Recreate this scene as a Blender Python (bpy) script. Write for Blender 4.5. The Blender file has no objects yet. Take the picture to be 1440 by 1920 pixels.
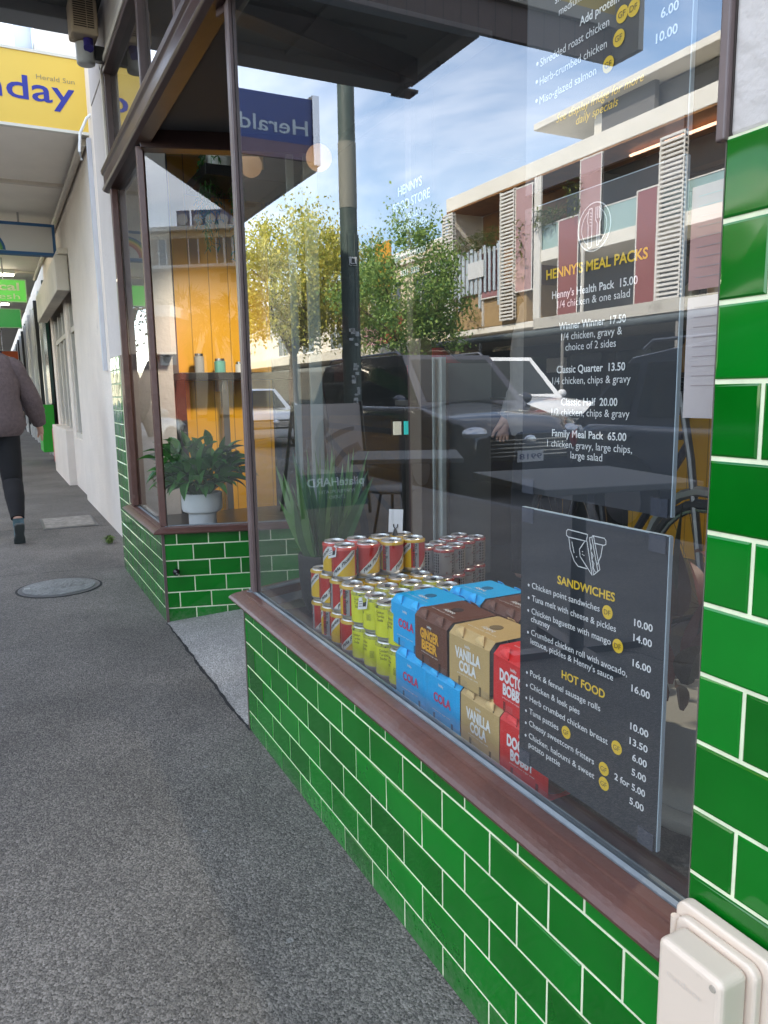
import bpy, bmesh, math, random
from mathutils import Vector, Matrix
random.seed(7)
S = bpy.context.scene
COL = S.collection
PI = math.pi
# ------------------------------------------------------------------ camera
CF, CYAW, CPIT, CROL = 1415.07, 0.470375, 0.157464, -0.0174434      # focal in px of a 1440 wide frame
CP = Vector((-0.6638, 0.0, 1.096))
fw = Vector((math.sin(CYAW)*math.cos(CPIT), math.cos(CYAW)*math.cos(CPIT), -math.sin(CPIT)))
r0 = Vector((math.cos(CYAW), -math.sin(CYAW), 0)); u0 = r0.cross(fw)
c_, s_ = math.cos(CROL), math.sin(CROL)
rt = c_*r0 + s_*u0; up = -s_*r0 + c_*u0
cd = bpy.data.cameras.new('camera'); cam = bpy.data.objects.new('camera', cd); COL.objects.link(cam)
cd.sensor_fit = 'HORIZONTAL'; cd.sensor_width = 36; cd.lens = CF/1440*36
cd.clip_start = 0.02; cd.clip_end = 2000
cam.matrix_world = Matrix(((rt.x, up.x, -fw.x, CP.x), (rt.y, up.y, -fw.y, CP.y), (rt.z, up.z, -fw.z, CP.z), (0, 0, 0, 1)))
S.camera = cam
def ray(px, py): return fw*CF + rt*(px-720) - up*(py-960)
def onX(px, py, x): v = ray(px, py); return CP + v*((x-CP.x)/v.x)
def onY(px, py, y): v = ray(px, py); return CP + v*(y/v.y)
def onZ(px, py, z): v = ray(px, py); return CP + v*((z-CP.z)/v.z)
# ------------------------------------------------------------------ light
SUN_EL, SUN_AZ = math.radians(42), math.radians(-22)      # azimuth measured from +X towards +Y
w = bpy.data.worlds.new('World'); S.world = w; w.use_nodes = True
nt = w.node_tree; nt.nodes.clear()
def N(nt, t, **k):
    n = nt.nodes.new(t)
    for a, b in k.items():
        if a.startswith('i_'):
            q = a[2:]; n.inputs[int(q) if q.isdigit() else q.replace('_', ' ')].default_value = b
        else: setattr(n, a, b)
    return n
def L(nt, a, b): nt.links.new(a, b)
sky = N(nt, 'ShaderNodeTexSky', sky_type='NISHITA', sun_disc=False, sun_elevation=SUN_EL, sun_rotation=PI/2-SUN_AZ, air_density=1.1, dust_density=0.4, ozone_density=2.0)
tc = N(nt, 'ShaderNodeTexCoord'); mp = N(nt, 'ShaderNodeMapping'); mp.inputs['Scale'].default_value = (1.1, 0.8, 3.2); mp.inputs['Rotation'].default_value = (0.1, 0.15, 0.6)
no = N(nt, 'ShaderNodeTexNoise', i_Scale=1.9, i_Detail=8.0, i_Roughness=0.55); no.inputs['Distortion'].default_value = 0.5
cr = N(nt, 'ShaderNodeValToRGB'); cr.color_ramp.elements[0].position = 0.40; cr.color_ramp.elements[1].position = 0.72
mx = N(nt, 'ShaderNodeMixRGB'); mx.inputs[2].default_value = (11.5, 11.2, 11.0, 1)
mul = N(nt, 'ShaderNodeMath', operation='MULTIPLY'); mul.inputs[1].default_value = 0.6
bg = N(nt, 'ShaderNodeBackground'); bg.inputs[1].default_value = 0.15
out = N(nt, 'ShaderNodeOutputWorld')
L(nt, tc.outputs['Generated'], mp.inputs[0]); L(nt, mp.outputs[0], no.inputs['Vector']); L(nt, no.outputs['Fac'], cr.inputs[0]); L(nt, cr.outputs[0], mul.inputs[0])
L(nt, mul.outputs[0], mx.inputs[0]); L(nt, sky.outputs[0], mx.inputs[1]); L(nt, mx.outputs[0], bg.inputs[0]); L(nt, bg.outputs[0], out.inputs[0])
ld = bpy.data.lights.new('sun', 'SUN'); ld.energy = 3.2; ld.angle = math.radians(0.5); ld.color = (1.0, 0.93, 0.82)
lo = bpy.data.objects.new('sun', ld); COL.objects.link(lo)
sd = Vector((math.cos(SUN_EL)*math.cos(SUN_AZ), math.cos(SUN_EL)*math.sin(SUN_AZ), math.sin(SUN_EL)))
lo.rotation_euler = (-sd).to_track_quat('-Z', 'Y').to_euler()
S.view_settings.view_transform = 'Standard'; S.view_settings.look = 'None'; S.view_settings.gamma = 1
S.view_settings.exposure = 2.3
S.cycles.max_bounces = 8; S.cycles.transparent_max_bounces = 16; S.cycles.sample_clamp_indirect = 4
S.cycles.caustics_reflective = False; S.cycles.caustics_refractive = False
# ------------------------------------------------------------------ materials
MATS = {}
def mat(name, col, rough=0.6, metal=0.0, var=0.0, vs=8.0, bump=0.0, bs=60.0, spec=0.5, emit=0.0, coat=0.0, dirt=None, island=0.0, vstretch=(1, 1, 1)):
    if name in MATS: return MATS[name]
    m = bpy.data.materials.new(name); m.use_nodes = True; t = m.node_tree; b = t.nodes['Principled BSDF']
    c4 = (*col, 1)
    b.inputs['Base Color'].default_value = c4; b.inputs['Roughness'].default_value = rough; b.inputs['Metallic'].default_value = metal
    b.inputs['Specular IOR Level'].default_value = spec; b.inputs['Coat Weight'].default_value = coat; b.inputs['Coat Roughness'].default_value = 0.03
    if emit: b.inputs['Emission Color'].default_value = c4; b.inputs['Emission Strength'].default_value = emit
    cur = None
    if var or bump or dirt:
        q = N(t, 'ShaderNodeTexCoord'); mpn = N(t, 'ShaderNodeMapping'); mpn.inputs['Scale'].default_value = vstretch
        L(t, q.outputs['Object'], mpn.inputs[0])
    if var:
        n = N(t, 'ShaderNodeTexNoise', i_Scale=vs, i_Detail=6.0, i_Roughness=0.6); L(t, mpn.outputs[0], n.inputs['Vector'])
        mr = N(t, 'ShaderNodeMapRange'); mr.inputs[1].default_value = 0.3; mr.inputs[2].default_value = 0.7; mr.inputs[3].default_value = 1-var; mr.inputs[4].default_value = 1+var
        L(t, n.outputs['Fac'], mr.inputs[0])
        hs = N(t, 'ShaderNodeHueSaturation'); hs.inputs['Color'].default_value = c4; L(t, mr.outputs[0], hs.inputs['Value']); cur = hs.outputs[0]
    if island:
        g = N(t, 'ShaderNodeNewGeometry'); mr = N(t, 'ShaderNodeMapRange'); mr.inputs[3].default_value = 1-island; mr.inputs[4].default_value = 1+island
        L(t, g.outputs['Random Per Island'], mr.inputs[0]); hs = N(t, 'ShaderNodeHueSaturation'); L(t, mr.outputs[0], hs.inputs['Value'])
        if cur: L(t, cur, hs.inputs['Color'])
        else: hs.inputs['Color'].default_value = c4
        cur = hs.outputs[0]
    if dirt:
        n = N(t, 'ShaderNodeTexNoise', i_Scale=dirt[1], i_Detail=8.0, i_Roughness=0.65); L(t, mpn.outputs[0], n.inputs['Vector'])
        rp = N(t, 'ShaderNodeValToRGB'); rp.color_ramp.elements[0].position = dirt[2]; rp.color_ramp.elements[1].position = dirt[2]+0.12; L(t, n.outputs['Fac'], rp.inputs[0])
        mm = N(t, 'ShaderNodeMixRGB'); mm.inputs[2].default_value = (*dirt[0], 1); L(t, rp.outputs[0], mm.inputs[0])
        if cur: L(t, cur, mm.inputs[1])
        else: mm.inputs[1].default_value = c4
        cur = mm.outputs[0]
    if cur: L(t, cur, b.inputs['Base Color'])
    if bump:
        n = N(t, 'ShaderNodeTexNoise', i_Scale=bs, i_Detail=5.0); L(t, mpn.outputs[0], n.inputs['Vector'])
        bp = N(t, 'ShaderNodeBump'); bp.inputs['Strength'].default_value = bump; bp.inputs['Distance'].default_value = 0.3/bs*3; L(t, n.outputs['Fac'], bp.inputs['Height']); L(t, bp.outputs[0], b.inputs['Normal'])
    MATS[name] = m; return m
def glass(name, f0=0.1, tint=(0.95, 0.97, 0.96), wav=0.0, sky_haze=0.0):
    m = bpy.data.materials.new(name); m.use_nodes = True; t = m.node_tree; t.nodes.clear()
    o = N(t, 'ShaderNodeOutputMaterial'); mx = N(t, 'ShaderNodeMixShader'); tr = N(t, 'ShaderNodeBsdfTransparent'); gl = N(t, 'ShaderNodeBsdfAnisotropic')
    gl.inputs['Roughness'].default_value = 0.0; tr.inputs[0].default_value = (*tint, 1); ge = N(t, 'ShaderNodeNewGeometry'); dp = N(t, 'ShaderNodeVectorMath', operation='DOT_PRODUCT'); L(t, ge.outputs['Normal'], dp.inputs[0]); L(t, ge.outputs['Incoming'], dp.inputs[1])
    ab = N(t, 'ShaderNodeMath', operation='ABSOLUTE'); L(t, dp.outputs['Value'], ab.inputs[0]); om = N(t, 'ShaderNodeMath', operation='SUBTRACT'); om.inputs[0].default_value = 1; L(t, ab.outputs[0], om.inputs[1])
    pw = N(t, 'ShaderNodeMath', operation='POWER'); pw.inputs[1].default_value = 5; L(t, om.outputs[0], pw.inputs[0]); fr = N(t, 'ShaderNodeMath', operation='MULTIPLY_ADD'); fr.inputs[1].default_value = 1-f0; fr.inputs[2].default_value = f0; L(t, pw.outputs[0], fr.inputs[0])
    L(t, fr.outputs[0], mx.inputs[0]); L(t, tr.outputs[0], mx.inputs[1]); L(t, gl.outputs[0], mx.inputs[2]); L(t, mx.outputs[0], o.inputs[0])
    if wav:
        q = N(t, 'ShaderNodeTexCoord'); n = N(t, 'ShaderNodeTexNoise', i_Scale=1.3, i_Detail=0.0); bp = N(t, 'ShaderNodeBump'); bp.inputs['Strength'].default_value = 1; bp.inputs['Distance'].default_value = wav
        L(t, q.outputs['Object'], n.inputs['Vector']); L(t, n.outputs['Fac'], bp.inputs['Height']); L(t, bp.outputs[0], gl.inputs['Normal'])
    if sky_haze:  # pale diffuse mix paints a haze of sky reflection over the glass
        df = N(t, 'ShaderNodeBsdfDiffuse'); df.inputs[0].default_value = (0.6, 0.65, 0.66, 1); m2 = N(t, 'ShaderNodeMixShader'); m2.inputs[0].default_value = sky_haze
        L(t, mx.outputs[0], m2.inputs[1]); L(t, df.outputs[0], m2.inputs[2]); L(t, m2.outputs[0], o.inputs[0])
    MATS[name] = m; return m
def tile_mat():
    m = bpy.data.materials.new('green_glaze'); m.use_nodes = True; t = m.node_tree; b = t.nodes['Principled BSDF']
    q = N(t, 'ShaderNodeTexCoord'); g = N(t, 'ShaderNodeNewGeometry')
    n = N(t, 'ShaderNodeTexNoise', i_Scale=6.0, i_Detail=3.0); L(t, q.outputs['Object'], n.inputs['Vector'])
    ad = N(t, 'ShaderNodeMath', operation='ADD'); L(t, g.outputs['Random Per Island'], ad.inputs[0]); L(t, n.outputs['Fac'], ad.inputs[1])
    mr = N(t, 'ShaderNodeMapRange'); mr.inputs[1].default_value = 0.35; mr.inputs[2].default_value = 1.6; L(t, ad.outputs[0], mr.inputs[0])
    mx = N(t, 'ShaderNodeMixRGB'); mx.inputs[1].default_value = (0.001, 0.085, 0.004, 1); mx.inputs[2].default_value = (0.003, 0.19, 0.014, 1)
    L(t, mr.outputs[0], mx.inputs[0])
    sz = N(t, 'ShaderNodeSeparateXYZ'); L(t, q.outputs['Object'], sz.inputs[0]); mz = N(t, 'ShaderNodeMapRange'); mz.inputs[1].default_value = 0.16; mz.inputs[2].default_value = -0.02; L(t, sz.outputs[2], mz.inputs[0])
    nd = N(t, 'ShaderNodeTexNoise', i_Scale=45.0, i_Detail=8.0, i_Roughness=0.75); L(t, q.outputs['Object'], nd.inputs['Vector']); sm = N(t, 'ShaderNodeMath', operation='MULTIPLY_ADD'); sm.inputs[1].default_value = 0.5; L(t, mz.outputs[0], sm.inputs[0]); L(t, nd.outputs['Fac'], sm.inputs[2])
    rp = N(t, 'ShaderNodeMapRange'); rp.inputs[1].default_value = 0.72; rp.inputs[2].default_value = 1.15; rp.inputs[4].default_value = 0.45; L(t, sm.outputs[0], rp.inputs[0])
    md_ = N(t, 'ShaderNodeMixRGB'); md_.inputs[2].default_value = (0.16, 0.17, 0.13, 1); L(t, rp.outputs[0], md_.inputs[0]); L(t, mx.outputs[0], md_.inputs[1]); L(t, md_.outputs[0], b.inputs['Base Color'])
    rr_ = N(t, 'ShaderNodeMath', operation='MULTIPLY_ADD'); rr_.inputs[1].default_value = 0.5; rr_.inputs[2].default_value = 0.06; L(t, rp.outputs[0], rr_.inputs[0]); L(t, rr_.outputs[0], b.inputs['Roughness'])
    b.inputs['Coat Weight'].default_value = 0.0; b.inputs['Specular IOR Level'].default_value = 0.5
    n2 = N(t, 'ShaderNodeTexNoise', i_Scale=9.0, i_Detail=1.0); L(t, q.outputs['Object'], n2.inputs['Vector'])
    bp = N(t, 'ShaderNodeBump'); bp.inputs['Strength'].default_value = 0.5; bp.inputs['Distance'].default_value = 0.004; L(t, n2.outputs['Fac'], bp.inputs['Height']); L(t, bp.outputs[0], b.inputs['Normal'])
    MATS['green_glaze'] = m; return m
def asphalt_mat(name, c1, c2, sc=160, bump=0.9, spot=0.6):
    m = bpy.data.materials.new(name); m.use_nodes = True; t = m.node_tree; b = t.nodes['Principled BSDF']
    q = N(t, 'ShaderNodeTexCoord')
    v = N(t, 'ShaderNodeTexVoronoi', i_Scale=sc); n = N(t, 'ShaderNodeTexNoise', i_Scale=sc*0.7, i_Detail=4.0); n2 = N(t, 'ShaderNodeTexNoise', i_Scale=1.6, i_Detail=7.0, i_Roughness=0.6)
    for x in (v, n, n2): L(t, q.outputs['Object'], x.inputs['Vector'])
    mx = N(t, 'ShaderNodeMixRGB'); mx.inputs[1].default_value = (*c1, 1); mx.inputs[2].default_value = (*c2, 1)
    sp = N(t, 'ShaderNodeSeparateXYZ'); L(t, v.outputs['Color'], sp.inputs[0]); pw = N(t, 'ShaderNodeMath', operation='POWER'); pw.inputs[1].default_value = 1.7; L(t, sp.outputs[0], pw.inputs[0])
    v3 = N(t, 'ShaderNodeTexVoronoi', i_Scale=sc*2.3); L(t, q.outputs['Object'], v3.inputs['Vector']); sp3 = N(t, 'ShaderNodeSeparateXYZ'); L(t, v3.outputs['Color'], sp3.inputs[0])
    mm = N(t, 'ShaderNodeMath', operation='MULTIPLY_ADD'); mm.inputs[1].default_value = 0.45; L(t, sp3.outputs[1], mm.inputs[0]); m5 = N(t, 'ShaderNodeMath', operation='MULTIPLY'); m5.inputs[1].default_value = 0.6; L(t, pw.outputs[0], m5.inputs[0]); L(t, m5.outputs[0], mm.inputs[2]); L(t, mm.outputs[0], mx.inputs[0])
    mr = N(t, 'ShaderNodeMapRange'); mr.inputs[1].default_value = 0.3; mr.inputs[2].default_value = 0.7; mr.inputs[3].default_value = 0.72; mr.inputs[4].default_value = 1.28; L(t, n2.outputs['Fac'], mr.inputs[0])
    hs = N(t, 'ShaderNodeHueSaturation'); L(t, mx.outputs[0], hs.inputs['Color']); L(t, mr.outputs[0], hs.inputs['Value'])
    # pale chewing gum and grit specks
    v2 = N(t, 'ShaderNodeTexVoronoi', i_Scale=7.0); L(t, q.outputs['Object'], v2.inputs['Vector']); lt = N(t, 'ShaderNodeMath', operation='LESS_THAN'); lt.inputs[1].default_value = 0.05; L(t, v2.outputs['Distance'], lt.inputs[0])
    ml = N(t, 'ShaderNodeMath', operation='MULTIPLY'); ml.inputs[1].default_value = spot; L(t, lt.outputs[0], ml.inputs[0])
    m3 = N(t, 'ShaderNodeMixRGB'); m3.inputs[2].default_value = (0.22, 0.22, 0.21, 1); L(t, hs.outputs[0], m3.inputs[1]); L(t, ml.outputs[0], m3.inputs[0])
    L(t, m3.outputs[0], b.inputs['Base Color']); b.inputs['Roughness'].default_value = 0.75; b.inputs['Specular IOR Level'].default_value = 0.35
    ad = N(t, 'ShaderNodeMath', operation='SUBTRACT'); L(t, n.outputs['Fac'], ad.inputs[0]); L(t, v.outputs['Distance'], ad.inputs[1])
    bp = N(t, 'ShaderNodeBump'); bp.inputs['Strength'].default_value = bump; bp.inputs['Distance'].default_value = 0.003; L(t, ad.outputs[0], bp.inputs['Height']); L(t, bp.outputs[0], b.inputs['Normal'])
    MATS[name] = m; return m
def leaf_mat(name, c1, c2, rough=0.5, trans=0.35):
    m = bpy.data.materials.new(name); m.use_nodes = True; t = m.node_tree; b = t.nodes['Principled BSDF']; o = t.nodes['Material Output']
    g = N(t, 'ShaderNodeNewGeometry'); mx = N(t, 'ShaderNodeMixRGB'); mx.inputs[1].default_value = (*c1, 1); mx.inputs[2].default_value = (*c2, 1); L(t, g.outputs['Random Per Island'], mx.inputs[0])
    L(t, mx.outputs[0], b.inputs['Base Color']); b.inputs['Roughness'].default_value = rough
    tr = N(t, 'ShaderNodeBsdfTranslucent'); L(t, mx.outputs[0], tr.inputs[0]); ms = N(t, 'ShaderNodeMixShader'); ms.inputs[0].default_value = trans
    L(t, b.outputs[0], ms.inputs[1]); L(t, tr.outputs[0], ms.inputs[2]); L(t, ms.outputs[0], o.inputs[0]); MATS[name] = m; return m
def can_mat():
    # printed can: red above, yellow below a white diagonal band, twice round the can
    m = bpy.data.materials.new('red_yellow_can_print'); m.use_nodes = True; t = m.node_tree; b = t.nodes['Principled BSDF']
    q = N(t, 'ShaderNodeTexCoord'); sx = N(t, 'ShaderNodeSeparateXYZ'); L(t, q.outputs['Object'], sx.inputs[0])
    def M(op, a, bb=None):
        n = N(t, 'ShaderNodeMath', operation=op)
        for i, v in enumerate((a, bb)):
            if v is None: continue
            if isinstance(v, (int, float)): n.inputs[i].default_value = v
            else: L(t, v, n.inputs[i])
        return n.outputs[0]
    an = M('ARCTAN2', sx.outputs[1], sx.outputs[0]); u = M('MULTIPLY', an, 1/PI)            # -1..1
    fr = M('FRACT', M('ADD', u, 1.0))                                                        # twice round
    v = M('MULTIPLY', M('SUBTRACT', sx.outputs[2], 0.047), 1/0.07)
    d = M('SUBTRACT', v, M('MULTIPLY', M('SUBTRACT', fr, 0.42), 1.5))
    isy = M('LESS_THAN', d, -0.13); isw = M('LESS_THAN', M('ABSOLUTE', d), 0.17)
    inl = M('LESS_THAN', fr, 0.74)
    back = M('LESS_THAN', M('ABSOLUTE', M('SUBTRACT', fr, 0.9)), 0.055)
    m1 = N(t, 'ShaderNodeMixRGB'); m1.inputs[1].default_value = (0.50, 0.022, 0.015, 1); m1.inputs[2].default_value = (0.78, 0.48, 0.01, 1); L(t, M('MULTIPLY', isy, inl), m1.inputs[0])
    m2 = N(t, 'ShaderNodeMixRGB'); m2.inputs[2].default_value = (0.72, 0.72, 0.68, 1); L(t, m1.outputs[0], m2.inputs[1]); L(t, M('MULTIPLY', isw, inl), m2.inputs[0])
    m3 = N(t, 'ShaderNodeMixRGB'); m3.inputs[2].default_value = (0.30, 0.31, 0.31, 1); L(t, m2.outputs[0], m3.inputs[1]); L(t, back, m3.inputs[0])
    L(t, m3.outputs[0], b.inputs['Base Color']); b.inputs['Roughness'].default_value = 0.32; b.inputs['Metallic'].default_value = 0.15; MATS['can'] = m; return m
def groove_mat(name, col, axis, pitch, dark=0.45, rough=0.5, groove=0.06, bump=0.6):
    m = bpy.data.materials.new(name); m.use_nodes = True; t = m.node_tree; b = t.nodes['Principled BSDF']
    q = N(t, 'ShaderNodeTexCoord'); sx = N(t, 'ShaderNodeSeparateXYZ'); L(t, q.outputs['Object'], sx.inputs[0])
    d = N(t, 'ShaderNodeMath', operation='DIVIDE'); d.inputs[1].default_value = pitch; L(t, sx.outputs[axis], d.inputs[0])
    f = N(t, 'ShaderNodeMath', operation='FRACT'); L(t, d.outputs[0], f.inputs[0]); g = N(t, 'ShaderNodeMath', operation='LESS_THAN'); g.inputs[1].default_value = groove; L(t, f.outputs[0], g.inputs[0])
    mx = N(t, 'ShaderNodeMixRGB'); mx.inputs[1].default_value = (*col, 1); mx.inputs[2].default_value = (*[c*dark for c in col], 1); L(t, g.outputs[0], mx.inputs[0]); L(t, mx.outputs[0], b.inputs['Base Color'])
    bp = N(t, 'ShaderNodeBump', invert=True); bp.inputs['Strength'].default_value = bump; bp.inputs['Distance'].default_value = pitch*0.05; L(t, g.outputs[0], bp.inputs['Height']); L(t, bp.outputs[0], b.inputs['Normal'])
    b.inputs['Roughness'].default_value = rough; MATS[name] = m; return m
# ------------------------------------------------------------------ mesh helpers
EACH = {'head_rail', 'corner_trim', 'stallboard_core', 'batten', 'side_wall', 'edge_beam', 'shadow_strip', 'bulkhead', 'kick_panel', 'pale_panel', 'column', 'white_pot', 'slab_band', 'roof_slab', 'upper_recess', 'hanger', 'leg', 'post', 'door_handle', 'highlight_frame', 'highlight_architrave', 'window_glass', 'shop_window', 'trim', 'end_post', 'display_shelf', 'floor', 'front_window', 'window_post', 'glazing_bead', 'slot_rib', 'corner_clip', 'cut_edge', 'shelf_board', 'parapet_block', 'tray'}
class MB:
    def __init__(s): s.v = []; s.f = []; s.m = []; s.g = []
    def add(s, vs, fs, mi=0):
        o = len(s.v); s.g.append((o, len(vs), len(s.f), len(fs))); s.v += [tuple(p) for p in vs]; s.f += [tuple(i+o for i in f) for f in fs]; s.m += [mi]*len(fs); return s
    def box(s, x0, x1, y0, y1, z0, z1, mi=0, T=None):
        x0, x1 = sorted((x0, x1)); y0, y1 = sorted((y0, y1)); z0, z1 = sorted((z0, z1))
        vs = [(x, y, z) for x in (x0, x1) for y in (y0, y1) for z in (z0, z1)]
        if T: vs = [T @ Vector(p) for p in vs]
        return s.add(vs, [(0, 1, 3, 2), (4, 6, 7, 5), (0, 4, 5, 1), (2, 3, 7, 6), (0, 2, 6, 4), (1, 5, 7, 3)], mi)
    def quad(s, a, b, c, d, mi=0): return s.add([a, b, c, d], [(0, 1, 2, 3)], mi)
    def prism(s, pts, o, ax, ay, az, ln, mi=0):
        # polygon pts in plane (ax,ay) at origin o, extruded along az by ln
        o, ax, ay, az = Vector(o), Vector(ax), Vector(ay), Vector(az); n = len(pts)
        a = [o+ax*p[0]+ay*p[1] for p in pts]; b = [p+az*ln for p in a]
        return s.add(a+b, [tuple(range(n))[::-1], tuple(range(n, 2*n))]+[(i, (i+1) % n, n+(i+1) % n, n+i) for i in range(n)], mi)
    def tube(s, path, r, n=8, mi=0, cap=True):
        path = [Vector(p) for p in path]; rs = r if isinstance(r, (list, tuple)) else [r]*len(path); rings = []; ref = None
        for i, p in enumerate(path):
            d = (path[min(i+1, len(path)-1)]-path[max(i-1, 0)]).normalized()
            if ref is None: ref = Vector((0, 0, 1)) if abs(d.z) < 0.9 else Vector((1, 0, 0))
            x = d.cross(ref).normalized(); y = d.cross(x).normalized(); ref = -y if False else ref
            rings.append([p+(x*math.cos(2*PI*k/n)+y*math.sin(2*PI*k/n))*rs[i] for k in range(n)])
        vs = [q for rr in rings for q in rr]; fs = []
        for i in range(len(rings)-1):
            for k in range(n): fs.append((i*n+k, i*n+(k+1) % n, (i+1)*n+(k+1) % n, (i+1)*n+k))
        if cap: fs += [tuple(range(n)), tuple(range((len(rings)-1)*n, len(rings)*n))[::-1]]
        return s.add(vs, fs, mi)
    def lathe(s, prof, c=(0, 0, 0), n=24, mi=0, ax=None):
        c = Vector(c); vs = []; fs = []
        for (r, z) in prof:
            for k in range(n):
                a = 2*PI*k/n; p = Vector((r*math.cos(a), r*math.sin(a), z))
                if ax: p = ax @ p
                vs.append(c+p)
        for i in range(len(prof)-1):
            for k in range(n): fs.append((i*n+k, i*n+(k+1) % n, (i+1)*n+(k+1) % n, (i+1)*n+k))
        fs += [tuple(range(n))[::-1], tuple(range((len(prof)-1)*n, len(prof)*n))]
        return s.add(vs, fs, mi)
    def ball(s, c, r, n=12, mi=0, sc=(1, 1, 1)):
        vs = []; fs = []; m = n//2
        for i in range(m+1):
            th = PI*i/m
            for k in range(n):
                a = 2*PI*k/n; vs.append((c[0]+r*sc[0]*math.sin(th)*math.cos(a), c[1]+r*sc[1]*math.sin(th)*math.sin(a), c[2]+r*sc[2]*math.cos(th)))
        for i in range(m):
            for k in range(n): fs.append((i*n+k, (i+1)*n+k, (i+1)*n+(k+1) % n, i*n+(k+1) % n))
        return s.add(vs, fs, mi)
    def build(s, name, m, parent=None, smooth=False, bevel=0, seg=2, local=False, sub=0):
        if name in EACH and len(s.g) > 1:
            os_ = []
            for (vo, vn, fo, fn_) in s.g:
                q = MB(); q.add(s.v[vo:vo+vn], [tuple(i-vo for i in f) for f in s.f[fo:fo+fn_]]); os_.append(q.build(name, m, parent, smooth, bevel, seg, local, sub))
            return os_[0]
        me = bpy.data.meshes.new(name); vs = s.v
        if parent is not None and not local:
            pl = wloc(parent); vs = [(a-pl[0], b-pl[1], c-pl[2]) for a, b, c in vs]
        me.from_pydata(vs, [], s.f); ms = m if isinstance(m, (list, tuple)) else [m]
        for q in ms: me.materials.append(q)
        if len(ms) > 1: me.polygons.foreach_set('material_index', s.m)
        me.update(); bm = bmesh.new(); bm.from_mesh(me); bmesh.ops.recalc_face_normals(bm, faces=bm.faces); bm.to_mesh(me); bm.free()
        if smooth: me.polygons.foreach_set('use_smooth', [True]*len(me.polygons))
        o = bpy.data.objects.new(name, me); COL.objects.link(o)
        if parent is not None: o.parent = parent
        if bevel:
            b = o.modifiers.new('bevel', 'BEVEL'); b.width = bevel; b.segments = seg; b.limit_method = 'ANGLE'; b.angle_limit = math.radians(40)
        if sub:
            q = o.modifiers.new('sub', 'SUBSURF'); q.levels = sub; q.render_levels = sub
        if smooth and not sub:
            try: me.set_sharp_from_angle(angle=math.radians(38))
            except Exception: pass
        return o
def wloc(o):
    v = Vector((0, 0, 0))
    while o is not None: v = v+o.location; o = o.parent
    return v
def tag(o, label=None, cat=None, group=None, kind=None):
    for k, v in (('label', label), ('category', cat), ('group', group), ('kind', kind)):
        if v: o[k] = v
    return o
def thing(name, label, cat, loc=(0, 0, 0), rz=0, group=None):
    o = bpy.data.objects.new(name, None); COL.objects.link(o); o.location = loc; o.rotation_euler = (0, 0, rz); o.empty_display_size = 0.1
    return tag(o, label, cat, group)
def struct(o): o['kind'] = 'structure'; return o
def copy_tree(o, parent=None):
    c = o.copy(); COL.objects.link(c)
    if parent is not None: c.parent = parent
    for ch in [q for q in KIDS(o)]: copy_tree(ch, c)
    return c
def KIDS(o): return [q for q in list(bpy.data.objects) if q.parent == o]
TCACHE = {}
def glyphs(s, bold=0.0, shear=0.0):
    k = (s, bold, shear)
    if k in TCACHE: return TCACHE[k]
    cu = bpy.data.curves.new('t', 'FONT'); cu.body = s; cu.size = 1; cu.offset = bold; cu.shear = shear; cu.resolution_u = 3
    ob = bpy.data.objects.new('t', cu); COL.objects.link(ob)
    dg = bpy.context.evaluated_depsgraph_get(); me = bpy.data.meshes.new_from_object(ob.evaluated_get(dg))
    vs = [tuple(v.co) for v in me.vertices]; fs = [tuple(p.vertices) for p in me.polygons]
    bpy.data.objects.remove(ob); bpy.data.curves.remove(cu); bpy.data.meshes.remove(me)
    x0 = min(v[0] for v in vs); x1 = max(v[0] for v in vs); TCACHE[k] = (vs, fs, x0, x1); return TCACHE[k]
def text(mb, s, o, width, cap, xd=(0, -1, 0), yd=(0, 0, 1), bold=0.0, shear=0.0, mi=0, fn=None, center=False, thick=0):
    # writing of given width and capital height; o = left end of the baseline
    vs, fs, x0, x1 = glyphs(s, bold, shear); sx = width/(x1-x0); sy = cap/0.72; o, xd, yd = Vector(o), Vector(xd), Vector(yd); c = -width/2 if center else 0
    if fn: pts = [fn((v[0]-x0)*sx+c, v[1]*sy) for v in vs]
    else: pts = [o+xd*((v[0]-x0)*sx+c)+yd*(v[1]*sy) for v in vs]
    mb.add(pts, fs, mi); return mb

# ------------------------------------------------------------------ shared materials
M_TILE = tile_mat()
M_GROUT = mat('pale_grout', (0.66, 0.69, 0.47), 0.9, var=0.14, vs=20, dirt=((0.25, 0.28, 0.2), 5, 0.6))
M_ASPH = asphalt_mat('footpath_asphalt', (0.034, 0.0315, 0.028), (0.235, 0.214, 0.190), 200, 0.6)
M_ROAD = asphalt_mat('road_asphalt', (0.04, 0.04, 0.042), (0.1, 0.1, 0.1), 90)
M_CONC = asphalt_mat('entry_concrete', (0.15, 0.145, 0.135), (0.48, 0.46, 0.43), 200, 0.5, 0.3)
M_SILL = mat('maroon_painted_timber', (0.090, 0.038, 0.028), 0.42, var=0.2, vs=14, bump=0.15, bs=60, dirt=((0.15, 0.095, 0.075), 22, 0.62), vstretch=(1, 0.6, 1), coat=0.12)
M_BROWN = mat('dark_brown_paint', (0.055, 0.028, 0.025), 0.35, var=0.2, vs=10)
M_FRAME = mat('brown_grey_frame', (0.12, 0.085, 0.08), 0.35, var=0.15, vs=12)
M_GREYTRIM = mat('grey_glazing_bead', (0.22, 0.25, 0.27), 0.45, metal=0.2, var=0.2, vs=14)
M_WHITEWALL = mat('white_painted_render', (0.50, 0.46, 0.43), 0.85, var=0.07, vs=2.5, bump=0.25, bs=45, dirt=((0.34, 0.32, 0.31), 3.2, 0.66))
M_CREAM = mat('cream_paint', (0.62, 0.57, 0.49), 0.7, var=0.1, vs=3, dirt=((0.3, 0.27, 0.23), 3, 0.66))
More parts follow.
